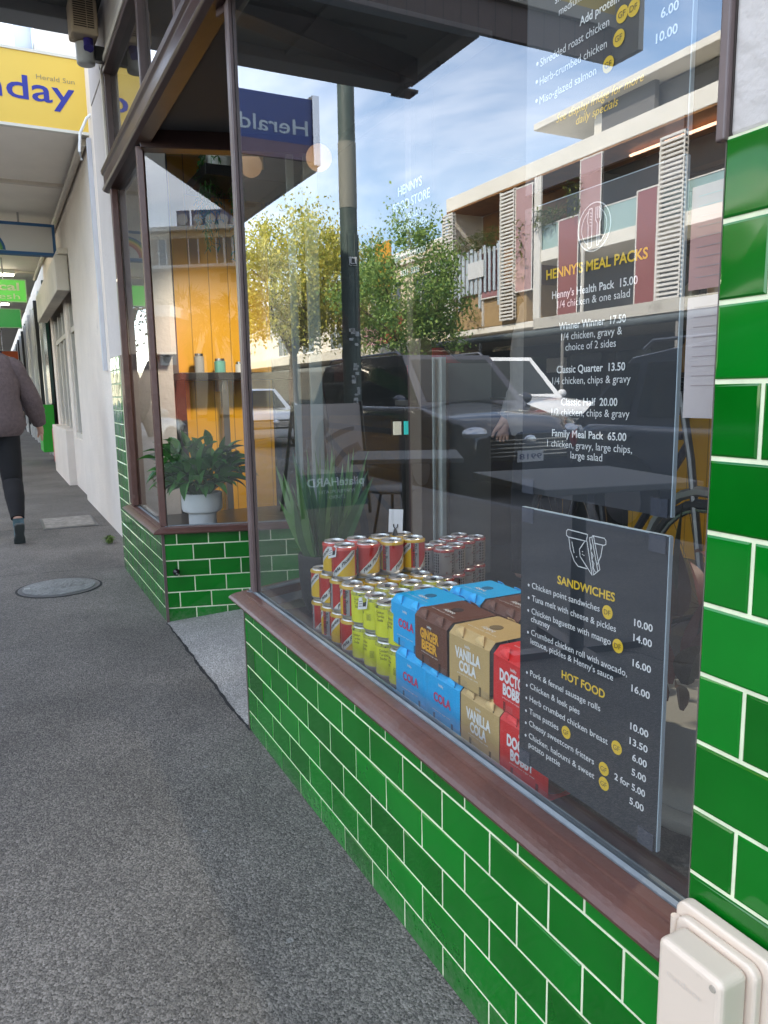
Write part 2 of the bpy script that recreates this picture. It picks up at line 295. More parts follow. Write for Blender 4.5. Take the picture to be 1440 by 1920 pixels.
M_BLACK = mat('black_laminate', (0.012, 0.012, 0.013), 0.3, var=0.3, vs=30)
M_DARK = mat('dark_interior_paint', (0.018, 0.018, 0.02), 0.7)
M_METAL = mat('brushed_metal', (0.55, 0.55, 0.56), 0.25, metal=1.0)
M_CHROME = mat('can_aluminium', (0.72, 0.72, 0.73), 0.33, metal=0.75)
M_WHITE = mat('white_lettering', (0.80, 0.80, 0.80), 0.6)
M_YEL = mat('yellow_lettering', (0.80, 0.52, 0.02), 0.6)
M_BOARD = mat('slate_board_print', (0.024, 0.028, 0.036), 0.35, var=0.04, vs=4)
M_BOARDEDGE = mat('board_edge', (0.42, 0.50, 0.56), 0.5)
M_INK = mat('black_ink', (0.012, 0.012, 0.012), 0.5)
M_YWALL = groove_mat('yellow_v_groove_boards', (0.80, 0.40, 0.012), 0, 0.125, dark=0.55, rough=0.4, groove=0.05)
M_YWALL2 = groove_mat('yellow_boards_long', (0.80, 0.42, 0.015), 1, 0.14, dark=0.55, rough=0.4, groove=0.05)
G_MAIN = glass('shop_window_glass', 0.235, wav=0.0005, sky_haze=0.008)
G_RET = glass('side_window_glass', 0.12, wav=0.0005, sky_haze=0.006)
G_THIN = glass('thin_clear_glass', 0.07)
M_BARK = mat('bark', (0.10, 0.07, 0.05), 0.9, var=0.4, vs=20, bump=0.5, bs=30)

# ------------------------------------------------------------------ ground
KX = -3.62       # kerb line
m = MB(); m.quad((-600, -600, -0.17), (600, -600, -0.17), (600, 900, -0.17), (-600, 900, -0.17)); struct(m.build('ground', mat('open_ground', (0.09, 0.085, 0.075), 0.9, var=0.3, vs=0.05)))
m = MB(); m.quad((-14.0, -200, -0.15), (KX, -200, -0.15), (KX, 260, -0.15), (-14.0, 260, -0.15)); struct(m.build('road', M_ROAD))
m = MB()
for y in range(-90, 200, 9): m.box(-8.6, -8.48, y, y+3, -0.15, -0.146)
struct(m.build('road_markings', mat('road_paint', (0.6, 0.6, 0.58), 0.7)))
# footpath: one slab with a ragged edge against the concrete entry
def rag(k): return [(-0.004+random.uniform(-0.006, 0.006), 2.33+(3.66-2.33)*i/k) for i in range(1, k)]
edge = [(0.0, -60), (0.0, 2.33)]+rag(40)+[(0.0, 3.66), (0.0, 5.0), (0.9, 5.0), (0.9, 200), (-3.5, 200), (-3.5, -60)]
m = MB(); m.prism([(p[0], p[1]) for p in edge], (0, 0, -0.12), (1, 0, 0), (0, 1, 0), (0, 0, 1), 0.12)
struct(m.build('footpath', M_ASPH))
m = MB(); m.box(-3.62, -3.5, -60, 200, -0.17, 0.0); struct(m.build('kerb', mat('bluestone_kerb', (0.12, 0.12, 0.13), 0.8, var=0.3, vs=9), bevel=0.01))
m = MB()
for (y0) in range(0, 24): pass
gx = [(0.0, 0.0), (0.35, 0.042), (0.8, 0.065), (1.6, 0.075)]
for i in range(3):
    (x0, z0), (x1, z1) = gx[i], gx[i+1]
    m.quad((x0-0.012 if i == 0 else x0, 2.2, z0-0.004), (x1, 2.2, z1), (x1, 3.9, z1), (x0-0.012 if i == 0 else x0, 3.9, z0-0.004))
struct(m.build('entry_ramp', M_CONC))
m = MB(); m.box(0.0, 12, -20, 0.3, -0.1, -0.01); struct(m.build('subfloor', M_CONC))
m = MB(); m.prism([(-19.0, -200), (-14.15, -200), (-14.15, 260), (-19.0, 260)], (0, 0, -0.15), (1, 0, 0), (0, 1, 0), (0, 0, 1), 0.15); struct(m.build('far_footpath', M_ASPH))
m = MB(); m.box(-14.15, -14.0, -200, 260, -0.17, 0.0); struct(m.build('far_kerb', MATS['bluestone_kerb']))
pf0 = mat('pale_bar', (0.4, 0.4, 0.38), 0.5)
def ribbon(pts, wd):
    m = MB()
    for i in range(len(pts)-1):
        a, b = Vector((*pts[i], 0.0012)), Vector((*pts[i+1], 0.0012)); d = (b-a).normalized(); q = Vector((-d.y, d.x, 0))*wd*random.uniform(0.5, 1.3)/2; m.quad(a-q, b-q, b+q, a+q)
    return m
jm = mat('joint_grime', (0.02, 0.02, 0.02), 0.95)
a = onZ(-40, 998, 0); b_ = onZ(205, 985, 0); rj = random.Random(2)
struct(ribbon([(a.x+(b_.x-a.x)*i/14, a.y+(b_.y-a.y)*i/14+rj.uniform(-.012, .012)) for i in range(15)], 0.014).build('footpath_joint', jm))
struct(ribbon([(-0.006+rj.uniform(-.004, .004), 2.30+i*0.045) for i in range(31)], 0.011).build('footpath_joint', jm))
for (u0, v0, u1, v1) in ((0.0, 5.06, -2.2, 5.45), (-2.1, 1.2, -1.2, 2.9)):
    n_ = 22; struct(ribbon([(u0+(u1-u0)*i/n_+rj.uniform(-.02, .02)*(0.2 if u0 == -0.03 else 1), v0+(v1-v0)*i/n_+rj.uniform(-.02, .02)) for i in range(n_+1)], 0.006 if u0 != -0.03 else 0.004).build('footpath_crack', jm))
# covers let into the footpath
a = onZ(75, 972, 0); b_ = onZ(182, 985, 0)
t = thing('utility_cover', 'rectangular concrete service cover in metal rim set in the footpath', 'cover', ((a.x+b_.x)/2, 7.18, 0))
m = MB(); m.box(-0.385, 0.055, 6.86, 7.5, 0.0, 0.006); m.build('frame', mat('worn_steel', (0.14, 0.14, 0.14), 0.5, metal=0.6), t)
m = MB(); m.box(-0.365, 0.035, 6.89, 7.47, 0.006, 0.010); m.build('lid', mat('old_concrete', (0.26, 0.24, 0.21), 0.9, var=0.35, vs=16, bump=0.6, bs=60), t)
t = thing('manhole_cover', 'round grey metal access cover set in the asphalt footpath', 'manhole cover', (-0.415, 4.69, 0))
m = MB(); m.lathe([(0.236, 0.0014), (0.20, 0.0022)], (-0.415, 4.69, 0), 40); m.build('grimy_surround', jm, t)
m = MB(); m.lathe([(0.222, -0.002), (0.222, 0.004), (0.2, 0.006)], (-0.415, 4.69, 0), 40); m.build('frame', MATS['worn_steel'], t, smooth=True)
m = MB(); m.lathe([(0.197, 0.0), (0.197, 0.009), (0.19, 0.011)], (-0.415, 4.69, 0), 40); m.build('lid', mat('grey_cast_cover', (0.17, 0.175, 0.17), 0.6, var=0.3, vs=9, bump=0.9, bs=55, dirt=((0.09, 0.09, 0.085), 11, 0.58)), t, smooth=True)
m = MB(); text(m, 'WATER', (-0.45, 4.64, 0.0135), 0.13, 0.03, (1, 0, 0), (0, 1, 0)); m.build('raised_mark', MATS['worn_steel'], t)
m = MB(); m.box(-0.60, -0.57, 4.69, 4.71, 0.011, 0.016); m.build('lifting_bar', pf0, t)
# weed
m = MB()
for i in range(60):
    a = random.uniform(0, 2*PI); r_ = random.uniform(0.0, 0.05); p = Vector((0.02+r_*math.cos(a)*0.6, 5.95+r_*math.sin(a), 0)); h = random.uniform(0.02, 0.06); l = random.uniform(0.02, 0.05)
    d = Vector((math.cos(a)-0.5, math.sin(a)-0.3, 0)).normalized(); s = Vector((-d.y, d.x, 0))*0.008; q = p+Vector((0, 0, h))
    m.add([p, q-s, q+d*l+Vector((0, 0, -0.01)), q+s], [(0, 1, 2, 3)])
o = m.build('weed', leaf_mat('weed_leaf', (0.06, 0.13, 0.02), (0.14, 0.2, 0.04))); tag(o, 'small green weed growing where the white wall meets the footpath', 'weed')
# ------------------------------------------------------------------ the corner shop
TW, TH = 0.1503, 0.079
def tiles(tb, gb, o, d, nrm, s0, s1, z0, z1, zline, phase, rows_half=0, th=0.012):
    """running-bond tiles on the vertical plane through o along d; zline = height of one bed joint, phase = s of a perpend in the row under it"""
    o, d, nrm = Vector(o), Vector(d), Vector(nrm); g = 0.0026
    gb.prism([(s0, z0), (s1, z0), (s1, z1), (s0, z1)], o-nrm*th, d, (0, 0, 1), nrm, th-0.0022)
    k0 = math.floor((z0-zline)/TH)-1; k1 = math.ceil((z1-zline)/TH)+1
    for k in range(k0, k1):
        a, b = zline+k*TH, zline+(k+1)*TH; za, zb = max(a+g, z0), min(b-g, z1)
        if zb-za < 0.004: continue
        ph = phase+(TW/2 if (k+1) % 2 else 0)
        j = math.floor((s0-ph)/TW)-1
        while ph+j*TW < s1:
            sa, sb = max(ph+j*TW+g, s0+0.0005), min(ph+(j+1)*TW-g, s1-0.0005); j += 1
            if sb-sa < 0.004: continue
            e = 0.0022; t = [random.uniform(-0.0005, 0.0005) for _ in range(4)]
            def P(s, z, q): return o+d*s+Vector((0, 0, z))+nrm*q
            lo = [(sa, za), (sb, za), (sb, zb), (sa, zb)]; ed = min(e, (sb-sa)/3, (zb-za)/3)
            hi = [(sa+ed, za+ed), (sb-ed, za+ed), (sb-ed, zb-ed), (sa+ed, zb-ed)]
            vs = [P(*p, -0.004) for p in lo]+[P(*p, -0.0012) for p in lo]+[P(hi[i][0], hi[i][1], t[i]) for i in range(4)]
            fs = [(8, 9, 10, 11)]+[(i, (i+1) % 4, 4+(i+1) % 4, 4+i) for i in range(4)]+[(4+i, 4+(i+1) % 4, 8+(i+1) % 4, 8+i) for i in range(4)]
            tb.add(vs, fs)
RD = Vector((0.955, -0.297, 0)).normalized(); RN = Vector((-0.297, -0.955, 0)).normalized()      # far side window of the entry
RO = Vector((0, 3.68, 0)); R2D = Vector((0.955, 0.297, 0)).normalized(); R2N = Vector((-0.297, 0.955, 0)).normalized(); R2O = Vector((0, 2.32, 0))
SL = 0.80
shop = thing('corner_shop', 'food shop with green tiled stallboards, maroon timber sills and big plate glass windows', 'shop', (0, 2.3, 0))
def part(mb, n, m_, **k): return mb.build(n, m_, shop, **k)
# near stallboard
tb, gb = MB(), MB(); tiles(tb, gb, (0, 0, 0), (0, -1, 0), (-1, 0, 0), -2.318, -0.552, -0.02, 0.443, 0.3784, -2.1476)
w_ = part(gb, 'stallboard', M_GROUT); tb.build('wall_tiles', M_TILE, w_); w_['label'] = 'green tiled stallboard under the big display window'
# pier beside the display window
tb, gb = MB(), MB(); tiles(tb, gb, (0, 0, 0), (0, -1, 0), (-1, 0, 0), -0.549, 1.2, -0.02, 1.338, 1.1007+TH, -0.4927+TW/2)
w_ = part(gb, 'tiled_pier', M_GROUT); tb.build('wall_tiles', M_TILE, w_)
# far stallboard, its pier, and the splayed return
tb, gb = MB(), MB(); tiles(tb, gb, (0, 0, 0), (0, -1, 0), (-1, 0, 0), -4.64, -3.684, -0.02, 0.443, 0.383, -3.70)
tiles(tb, gb, (0, 0, 0), (0, -1, 0), (-1, 0, 0), -5.03, -4.642, -0.02, 1.33, 0.383, -3.70)
w_ = part(gb, 'stallboard', M_GROUT); tb.build('wall_tiles', M_TILE, w_)
def sret(px, py):
    v = ray(px, py); p = CP+v*((RO-CP).dot(RN)/v.dot(RN)); return (p-RO).dot(RD)
tb, gb = MB(), MB(); tiles(tb, gb, RO, RD, RN, 0.004, SL, -0.02, 0.443, 0.383, sret(362.4, 1035))
w_ = part(gb, 'stallboard', M_GROUT); tb.build('wall_tiles', M_TILE, w_)
tb, gb = MB(), MB(); tiles(tb, gb, R2O, -R2D, R2N, -SL, -0.004, -0.02, 0.443, 0.383, 0.02)
w_ = part(gb, 'stallboard', M_GROUT); tb.build('wall_tiles', M_TILE, w_)
m = MB(); m.box(-0.001, 0.012, 3.672, 3.684, -0.01, 0.443); m.box(-0.001, 0.012, 2.317, 2.3255, -0.01, 0.443); part(m, 'corner_trim', M_FRAME)
m = MB(); m.box(0.003, 0.02, 0.5480, 0.5515, 0.46, 2.2); part(m, 'pier_edge_trim', mat('dark_joint', (0.10, 0.08, 0.07), 0.7))
# masonry behind and above
m = MB()
m.box(0.004, 0.30, -9, 0.5475, 1.3382, 2.80); m.box(0.013, 0.30, -9, 0.5475, -0.05, 1.3382)
m.box(0.004, 0.30, 4.50, 5.05, 1.3302, 2.80); m.box(0.013, 0.30, 4.62, 5.05, -0.05, 1.3302)
m.box(0.0, 0.30, -9, 5.05, 2.80, 6.2)
part(m, 'wall', M_WHITEWALL, bevel=0.004)
m = MB(); m.box(0.3, 12, 5.0, 5.05, -0.05, 6.2); m.box(0.3, 12, -9, -8.9, -0.05, 6.2); m.box(0.0, 12, -9, 5.05, 6.2, 6.3); m.box(4.3, 4.4, -8.9, 5.0, -0.05, 6.2)
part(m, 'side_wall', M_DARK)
m = MB(); m.box(0.02, 0.08, 0.56, 2.31, -0.02, 0.41); m.box(0.02, 0.08, 3.69, 4.62, -0.02, 0.41); part(m, 'stallboard_core', M_DARK)
# sills
PROF = [(-0.045, 0.441), (0.034, 0.441), (0.0395, 0.4435), (0.0405, 0.4485), (0.0385, 0.4505), (0.0345, 0.4545), (0.028, 0.4590), (0.020, 0.4630), (0.011, 0.4660), (0.0045, 0.4672), (0.0035, 0.4700), (0.0, 0.4712), (-0.018, 0.4722), (-0.020, 0.468), (-0.045, 0.468)]
BEAD = [(-0.0205, 0.4685), (-0.0205, 0.4735), (-0.027, 0.4755), (-0.0305, 0.4685)]
BEAD2 = [(-0.0335, 0.4685), (-0.0335, 0.4745), (-0.043, 0.472), (-0.0455, 0.412), (-0.0335, 0.412)]
def sill(o, d, nrm, a0, a1, m0=0, m1=0, nm='window_sill'):
    o, d, nrm = Vector(o), Vector(d), Vector(nrm); n = len(PROF)
    mb = MB(); A = [o+d*(a0+m0*p[0])+nrm*p[0]+Vector((0, 0, p[1])) for p in PROF]; B = [o+d*(a1+m1*p[0])+nrm*p[0]+Vector((0, 0, p[1])) for p in PROF]
    mb.add(A+B, [tuple(range(n))[::-1], tuple(range(n, 2*n))]+[(i, (i+1) % n, n+(i+1) % n, n+i) for i in range(n)]); q = part(mb, nm, M_SILL)
    mb = MB(); mb.prism(BEAD, o+d*a0, nrm, (0, 0, 1), d, a1-a0); mb.prism(BEAD2, o+d*a0, nrm, (0, 0, 1), d, a1-a0); mb.build('glazing_bead', M_GREYTRIM, q)
T1 = math.tan((PI/2-math.atan2(0.297, 0.955))/2)
sill((0, 0, 0), (0, 1, 0), (-1, 0, 0), 0.5515, 2.322, 0, T1)
sill((0, 0, 0), (0, 1, 0), (-1, 0, 0), 3.678, 4.60, -T1, 1)
sill(RO, RD, RN, 0.0, SL, -T1, 0)
sill(R2O, R2D, R2N, 0.0, SL, -T1, 0)
# frames: posts
def post(o, d, nrm, s0, s1, q0, q1, z0, z1, mb):
    o, d, nrm = Vector(o), Vector(d), Vector(nrm); mb.prism([(s0, q0), (s1, q0), (s1, q1), (s0, q1)], o+Vector((0, 0, z0)), d, nrm, (0, 0, 1), z1-z0)
m = MB()
m.prism([(0.020, 2.302), (0.020, 2.272), (0.046, 2.270), (0.050, 2.305), (0.03, 2.313)], (0, 0, 0.4715), (1, 0, 0), (0, 1, 0), (0, 0, 1), 1.73)
q = part(m, 'window_post', M_FRAME, bevel=0.003)
m = MB(); m.box(0.022, 0.0305, 2.265, 2.2715, 0.4755, 2.2); m.box(0.0335, 0.042, 2.261, 2.2695, 0.4745, 2.2); m.build('glazing_bead', M_FRAME, q)
m = MB(); m.prism([(0.002, 3.688), (0.0, 3.712), (0.030, 3.716), (0.038, 3.70), (0.028, 3.679)], (0, 0, 0.4725), (1, 0, 0), (0, 1, 0), (0, 0, 1), 1.73)
part(m, 'window_post', M_SILL, bevel=0.003)
m = MB(); m.box(-0.006, 0.03, 4.462, 4.50, 0.4775, 2.2); m.box(0.0, 0.05, 4.5, 4.60, 0.4775, 1.3302); part(m, 'window_post', M_SILL, bevel=0.004)
m = MB(); m.box(-0.004, 0.006, 0.5480, 0.5590, 1.335, 2.2); part(m, 'pier_edge_strip', M_FRAME, bevel=0.002)
m = MB(); m.box(0.03, 0.06, 0.5525, 0.561, 0.4775, 2.2); part(m, 'pier_bead', M_FRAME)
m = MB(); post(RO, RD, RN, SL-0.06, SL, -0.05, 0.012, 0.07, 2.25, m); part(m, 'door_post', mat('pale_grey_post', (0.24, 0.27, 0.25), 0.5), bevel=0.004)
m = MB(); post(RO, RD, RN, SL-0.14, SL-0.105, -0.05, 0.006, 0.48, 2.25, m); part(m, 'door_post', MATS['pale_grey_post'], bevel=0.004)
m = MB(); post(R2O, R2D, R2N, SL-0.02, SL, -0.03, 0.0, 0.0, 2.25, m); part(m, 'door_post', M_BROWN)
m = MB(); post(R2O, R2D, R2N, SL-0.045, SL+0.02, -0.09, -0.031, 0.0, 1.29, m); part(m, 'door_post', mat('brown_door_post', (0.16, 0.115, 0.08), 0.5), bevel=0.004)
m = MB(); m.box(1.40, 1.43, 3.38, 3.46, 0.084, 1.27); m.box(1.36, 1.375, 3.40, 3.44, 0.084, 1.27); part(m, 'door_leaf_frame', mat('pale_door_frame', (0.42, 0.44, 0.40), 0.5), bevel=0.004)
m = MB(); m.box(1.47, 1.74, 3.42, 3.45, 0.084, 1.24); part(m, 'door_panel', mat('grey_door_panel', (0.16, 0.16, 0.145), 0.6))
# transom beam, head of the side windows, ceiling of the entry
TPR = [(-0.055, 2.206), (0.006, 2.206), (0.026, 2.214), (0.032, 2.226), (0.020, 2.240), (0.020, 2.292), (0.030, 2.302), (0.034, 2.322), (-0.055, 2.322)]
m = MB(); m.prism(TPR, (0, 0.552, 0), (-1, 0, 0), (0, 0, 1), (0, 1, 0), 4.60-0.552); part(m, 'transom', M_BROWN, bevel=0.003)
m = MB(); post(RO, RD, RN, 0.02, SL, -0.05, 0.03, 2.185, 2.262, m); post(R2O, R2D, R2N, 0.02, SL, -0.05, 0.03, 2.185, 2.262, m); part(m, 'head_rail', M_BROWN, bevel=0.003)
m = MB(); m.box(0.056, 0.95, 2.30, 3.70, 2.2625, 2.30); part(m, 'entry_ceiling', mat('grey_entry_ceiling', (0.11, 0.11, 0.115), 0.7))
m = MB(); m.box(0.85, 0.9, 2.5, 3.5, 2.24, 2.262); part(m, 'door_head', M_BROWN)
# highlight windows over the transom
m = MB(); m.box(0.0, 0.035, 4.465, 4.50, 2.3225, 2.80)
for y in (1.5, 2.3, 2.857, 3.525): m.box(0.005, 0.045, y-0.014, y+0.014, 2.3352, 2.78)
m.box(-0.006, 0.06, 0.552, 4.5, 2.775, 2.7995); part(m, 'highlight_frame', M_FRAME, bevel=0.004)
m = MB(); m.box(-0.014, 0.0, 4.485, 4.515, 2.336, 2.83); m.box(-0.014, 0.0, 0.56, 4.515, 2.8, 2.83); part(m, 'highlight_architrave', M_CREAM, bevel=0.004)
# glass
def pane(o, d, s0, s1, z0, z1, m_, nm='window_pane', lab=None):
    mb = MB(); o, d = Vector(o), Vector(d)
    a, b = o+d*s0, o+d*s1
    mb.quad(a+Vector((0, 0, z0)), b+Vector((0, 0, z0)), b+Vector((0, 0, z1)), a+Vector((0, 0, z1))); q = part(mb, nm, m_)
    if lab: q['label'] = lab
    return q
pane((0.032, 0, 0), (0, 1, 0), 0.553, 2.28, 0.469, 2.21, G_MAIN)
pane((0.032, 0, 0), (0, 1, 0), 3.705, 4.45, 0.47, 2.21, G_MAIN)
pane(RO-RN*0.032, RD, 0.03, SL-0.05, 0.47, 2.2, G_RET)
pane(R2O-R2N*0.032, R2D, 0.04, SL-0.05, 0.47, 2.2, G_THIN)
pane((0.03, 0, 0), (0, 1, 0), 0.56, 4.47, 2.33, 2.78, G_MAIN)
# interior shell
m = MB(); m.box(0.08, 4.3, -8.9, 2.30, 0.02, 0.058); m.box(0.85, 4.3, 2.30, 3.70, 0.07, 0.083); m.box(0.08, 4.3, 3.70, 5.0, 0.02, 0.058); part(m, 'floor', mat('dark_shop_floor', (0.05, 0.048, 0.045), 0.35, var=0.3, vs=5))
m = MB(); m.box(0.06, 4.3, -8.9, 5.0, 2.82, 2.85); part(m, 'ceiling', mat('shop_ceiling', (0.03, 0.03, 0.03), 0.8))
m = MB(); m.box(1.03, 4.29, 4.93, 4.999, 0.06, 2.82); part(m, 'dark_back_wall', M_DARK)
m = MB(); m.box(0.40, 1.025, 4.96, 4.999, 0.06, 2.82); q = part(m, 'panelled_wall', M_YWALL); q['label'] = 'yellow v groove panelling behind the far window'
m = MB(); m.box(0.31, 0.40, 4.93, 4.999, 0.06, 2.82); part(m, 'wall_end', mat('grey_reveal', (0.12, 0.12, 0.13), 0.7))
m = MB(); m.box(2.95, 3.0, -1.0, 3.6, 0.06, 0.93); q = part(m, 'panelled_wall', M_YWALL2); q['label'] = 'yellow dado panelling behind the bicycle'
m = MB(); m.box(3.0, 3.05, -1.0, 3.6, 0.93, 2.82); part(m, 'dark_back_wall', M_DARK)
m = MB(); m.box(0.066, 0.98, 0.56, 2.24, 0.38, 0.411); m.box(0.92, 0.98, 0.56, 2.24, 0.06, 0.38); part(m, 'display_shelf', M_BLACK)
m = MB(); m.box(0.066, 0.97, 3.92, 4.45, 0.38, 0.411); part(m, 'display_shelf', M_BLACK)
# own awning
aw = thing('shop_awning', 'grey soffited awning with brown board end panel over the shop entrance', 'awning', (0, 4.1, 3))
M_SOFF = mat('dark_grey_soffit', (0.10, 0.105, 0.10), 0.75, var=0.08, vs=2)
m = MB(); m.box(-1.70, -0.01, 3.72, 4.46, 3.06, 3.12); m.build('soffit', M_SOFF, aw)
m = MB(); m.box(-1.79, -0.01, 4.46, 4.52, 3.0, 3.16); m.box(-1.79, -0.01, 4.52, 4.68, 3.02, 3.17); m.box(-1.79, -1.70, 3.705, 4.46, 2.99, 3.16); m.box(-1.86, -1.72, 4.50, 4.62, 2.98, 3.0); m.build('edge_beam', mat('grey_edge_beam', (0.17, 0.175, 0.18), 0.6), aw, bevel=0.004)
m = MB(); m.box(-1.02, -0.95, 3.72, 4.46, 3.035, 3.06); m.box(-1.5, -0.01, 4.0, 4.05, 3.04, 3.06); m.build('batten', M_SOFF, aw)
zb = onY(1000, 88, 3.69).z; zt = onY(1000, 22, 3.69).z
m = MB(); m.box(-2.70, -0.01, 3.67, 3.70, zb, zt+0.05); m.build('board_panel', groove_mat('brown_vertical_boards', (0.10, 0.062, 0.048), 0, 0.11, dark=0.25, rough=0.5), aw)
m = MB(); m.box(-2.74, -0.01, 3.64, 3.67, zt, zt+0.07); m.box(-2.74, -2.70, 3.46, 3.70, zb, zt+0.25); m.build('trim', mat('beige_trim', (0.34, 0.31, 0.25), 0.6), aw, bevel=0.003)
m = MB(); m.box(-2.70, -0.01, 3.65, 3.70, zt+0.07, zt+0.6); m.build('fascia_sign', mat('yellow_fascia', (0.6, 0.42, 0.03), 0.5), aw)
m = MB(); m.box(-1.05, -0.01, 0.45, 3.66, 3.34, 3.40); m.build('soffit', M_SOFF, aw)
# ------------------------------------------------------------------ neighbour row
nb = thing('terrace_of_shops', 'row of white rendered shops beyond the green tiled shop', 'building', (0.3, 5.1, 0))
def np_(mb, n, m_, **k): return mb.build(n, m_, nb, **k)
m = MB(); m.box(0.15, 0.6, 5.05, 8.7, -0.05, 4.2); m.box(0.19, 0.5, 8.7, 12.6, -0.05, 0.62); m.box(0.10, 0.5, 10.25, 12.6, -0.02, 0.70); m.box(0.15, 0.5, 8.7, 12.6, 2.55, 4.2)
m.box(0.19, 0.5, 9.9, 10.25, 0.62, 2.56); m.box(0.19, 0.5, 12.3, 12.6, 0.7, 2.56)
np_(m, 'wall', mat('warm_white_render', (0.74, 0.66, 0.575), 0.85, var=0.06, vs=2.5, bump=0.25, bs=45, dirt=((0.40, 0.35, 0.31), 2.6, 0.66)), bevel=0.012)
m = MB(); m.box(0.5, 12, 5.06, 90, -0.05, 6.2); m.box(0.3, 0.5, 12.6, 90, 3.1, 6.2); m.box(0.3, 0.5, 5.06, 12.6, 4.1, 6.2); np_(m, 'wall', M_CREAM)
m = MB(); m.box(0.115, 0.149, 5.35, 5.42, 0.3, 3.0); m.box(0.12, 0.149, 6.3, 6.36, 1.3, 3.0); np_(m, 'shadow_strip', mat('pale_blue_shadow', (0.52, 0.53, 0.56), 0.6))  # pale blue boxes standing in for a bluish shadow band on the wall
m = MB(); m.box(0.02, 0.15, 8.75, 12.55, 2.20, 2.56); m.box(0.05, 0.5, 8.7, 12.6, 2.56, 2.62); np_(m, 'bulkhead', M_CREAM, bevel=0.01)
m = MB()
for y in (8.75, 9.3, 9.86, 10.3, 10.95, 11.6, 12.22): m.box(0.22, 0.28, y, y+0.06, 0.63, 2.2)
m.box(0.22, 0.28, 8.75, 12.28, 1.85, 1.91); m.box(0.2, 0.30, 8.75, 12.28, 0.62, 0.68); np_(m, 'window_frame', M_CREAM, bevel=0.005)
m = MB(); m.box(0.29, 0.30, 8.75, 12.28, 0.68, 2.2); np_(m, 'window_glass', mat('shaded_shop_glass', (0.05, 0.055, 0.055), 0.05, spec=0.8))
m = MB(); m.box(0.31, 0.33, 5.06, 8.7, 0, 0); 
# darker glazed fronts beyond
gm = mat('dark_shop_glass', (0.012, 0.018, 0.018), 0.04, spec=0.9)
pf = [mat('white_post', (0.6, 0.6, 0.58), 0.5), mat('black_post', (0.02, 0.02, 0.02), 0.4), mat('silver_post', (0.5, 0.5, 0.5), 0.3, metal=0.8)]
m = MB(); m.box(0.30, 0.34, 12.6, 90, 0.3, 3.1); np_(m, 'window_glass', gm)
y = 12.62; k = 0
for i in range(34):
    wd = random.choice((0.08, 0.12, 0.2)); m = MB(); m.box(0.24, 0.298, y, y+wd, -0.02, 3.1); np_(m, 'shopfront_post', pf[(i*7+i//3) % 3]); y += random.uniform(0.9, 2.4)
m = MB(); m.box(0.27, 0.298, 12.75, 90, -0.02, 0.3); np_(m, 'plinth', mat('grey_plinth', (0.3, 0.3, 0.29), 0.6))
m = MB(); m.box(0.2, 0.235, 12.65, 12.75, 0.25, 0.9); m.box(0.12, 0.235, 12.65, 13.1, 0.10, 0.62); np_(m, 'kick_panel', mat('red_panel', (0.5, 0.05, 0.05), 0.4))
m = MB(); m.box(0.03, 0.235, 14.15, 15.0, 0.18, 0.98); np_(m, 'kick_panel', mat('bright_green_panel', (0.02, 0.42, 0.02), 0.4))['label'] = 'bright green lower panel of a shop front'
m = MB(); m.box(0.22, 0.27, 14.15, 15.0, 1.0, 2.6); np_(m, 'dark_pillar', mat('dark_green_tiles', (0.01, 0.04, 0.035), 0.25))
m = MB(); m.box(-0.42, 0.29, 13, 17, 4.25, 9.5); m.box(-0.46, -0.42, 13, 17, 4.0, 9.6); np_(m, 'upper_storey', groove_mat('grey_cladding', (0.42, 0.45, 0.50), 0, 0.62, dark=0.4, rough=0.5, groove=0.02))
m = MB()
for i in range(6): m.box(0.30+i*0.035, 0.318+i*0.035, 12.9, 12.98, 4.25, 7.5)
np_(m, 'ribbed_cladding', pf[0])
# neighbour awning and its end panel
na = thing('neighbour_awning', 'long pale awning with yellow and blue newspaper sign panel on its end', 'awning', (0, 6.4, 3.05))
m = MB(); m.box(-1.95, 0.149, 6.43, 60, 3.07, 3.13); m.build('soffit', mat('cream_soffit', (0.85, 0.80, 0.72), 0.8, var=0.05, vs=2), na)
m = MB()
for y in (8.0, 9.9, 13.5, 16.5, 19.5, 23): m.box(-1.95, 0.149, y, y+0.05, 3.04, 3.07)
m.tube([(0.11, 6.5, 3.02), (0.11, 14, 3.02)], 0.03, 8); m.build('batten', M_CREAM, na)
m = MB(); m.box(-1.95, -1.90, 6.43, 60, 3.0, 3.6); m.build('fascia', mat('pale_fascia', (0.6, 0.6, 0.57), 0.6), na)
zp0, zp1 = 3.065, 3.565
m = MB(); m.box(-1.02, 0.155, 6.40, 6.43, zp0, zp1); pn = m.build('sign_panel', mat('yellow_sign', (0.78, 0.53, 0.08), 0.45, dirt=((0.42, 0.28, 0.05), 7, 0.68)), na); pn['label'] = 'yellow sign panel with blue lettering'
m = MB(); m.box(-1.02, 0.16, 6.392, 6.44, zp1, zp1+0.02); m.box(-1.02, 0.16, 6.392, 6.44, zp0-0.02, zp0); m.box(0.155, 0.17, 6.392, 6.44, zp0-0.02, zp1+0.02); m.build('edge_strip', mat('ivory_strip', (0.7, 0.68, 0.6), 0.5), na)
def ytext(mb, s, x, z, wd, cap, **k): text(mb, s, (x, 6.3975, z), wd, cap, (1, 0, 0), (0, 0, 1), **k)
m = MB(); ytext(m, 'Sunday', -0.885, zp0+0.176, 0.955, 0.168, bold=0.010)
for x, wd in ((-0.60, 0.10), (-0.38, 0.09), (0.0, 0.075)): pass
m.build('lettering', mat('royal_blue_ink', (0.02, 0.03, 0.30), 0.5), na)
m = MB(); ytext(m, 'Herald Sun', -0.185, zp0+0.325, 0.26, 0.035, bold=-0.004); m.build('lettering', mat('grey_brown_ink', (0.30, 0.24, 0.12), 0.5), na)
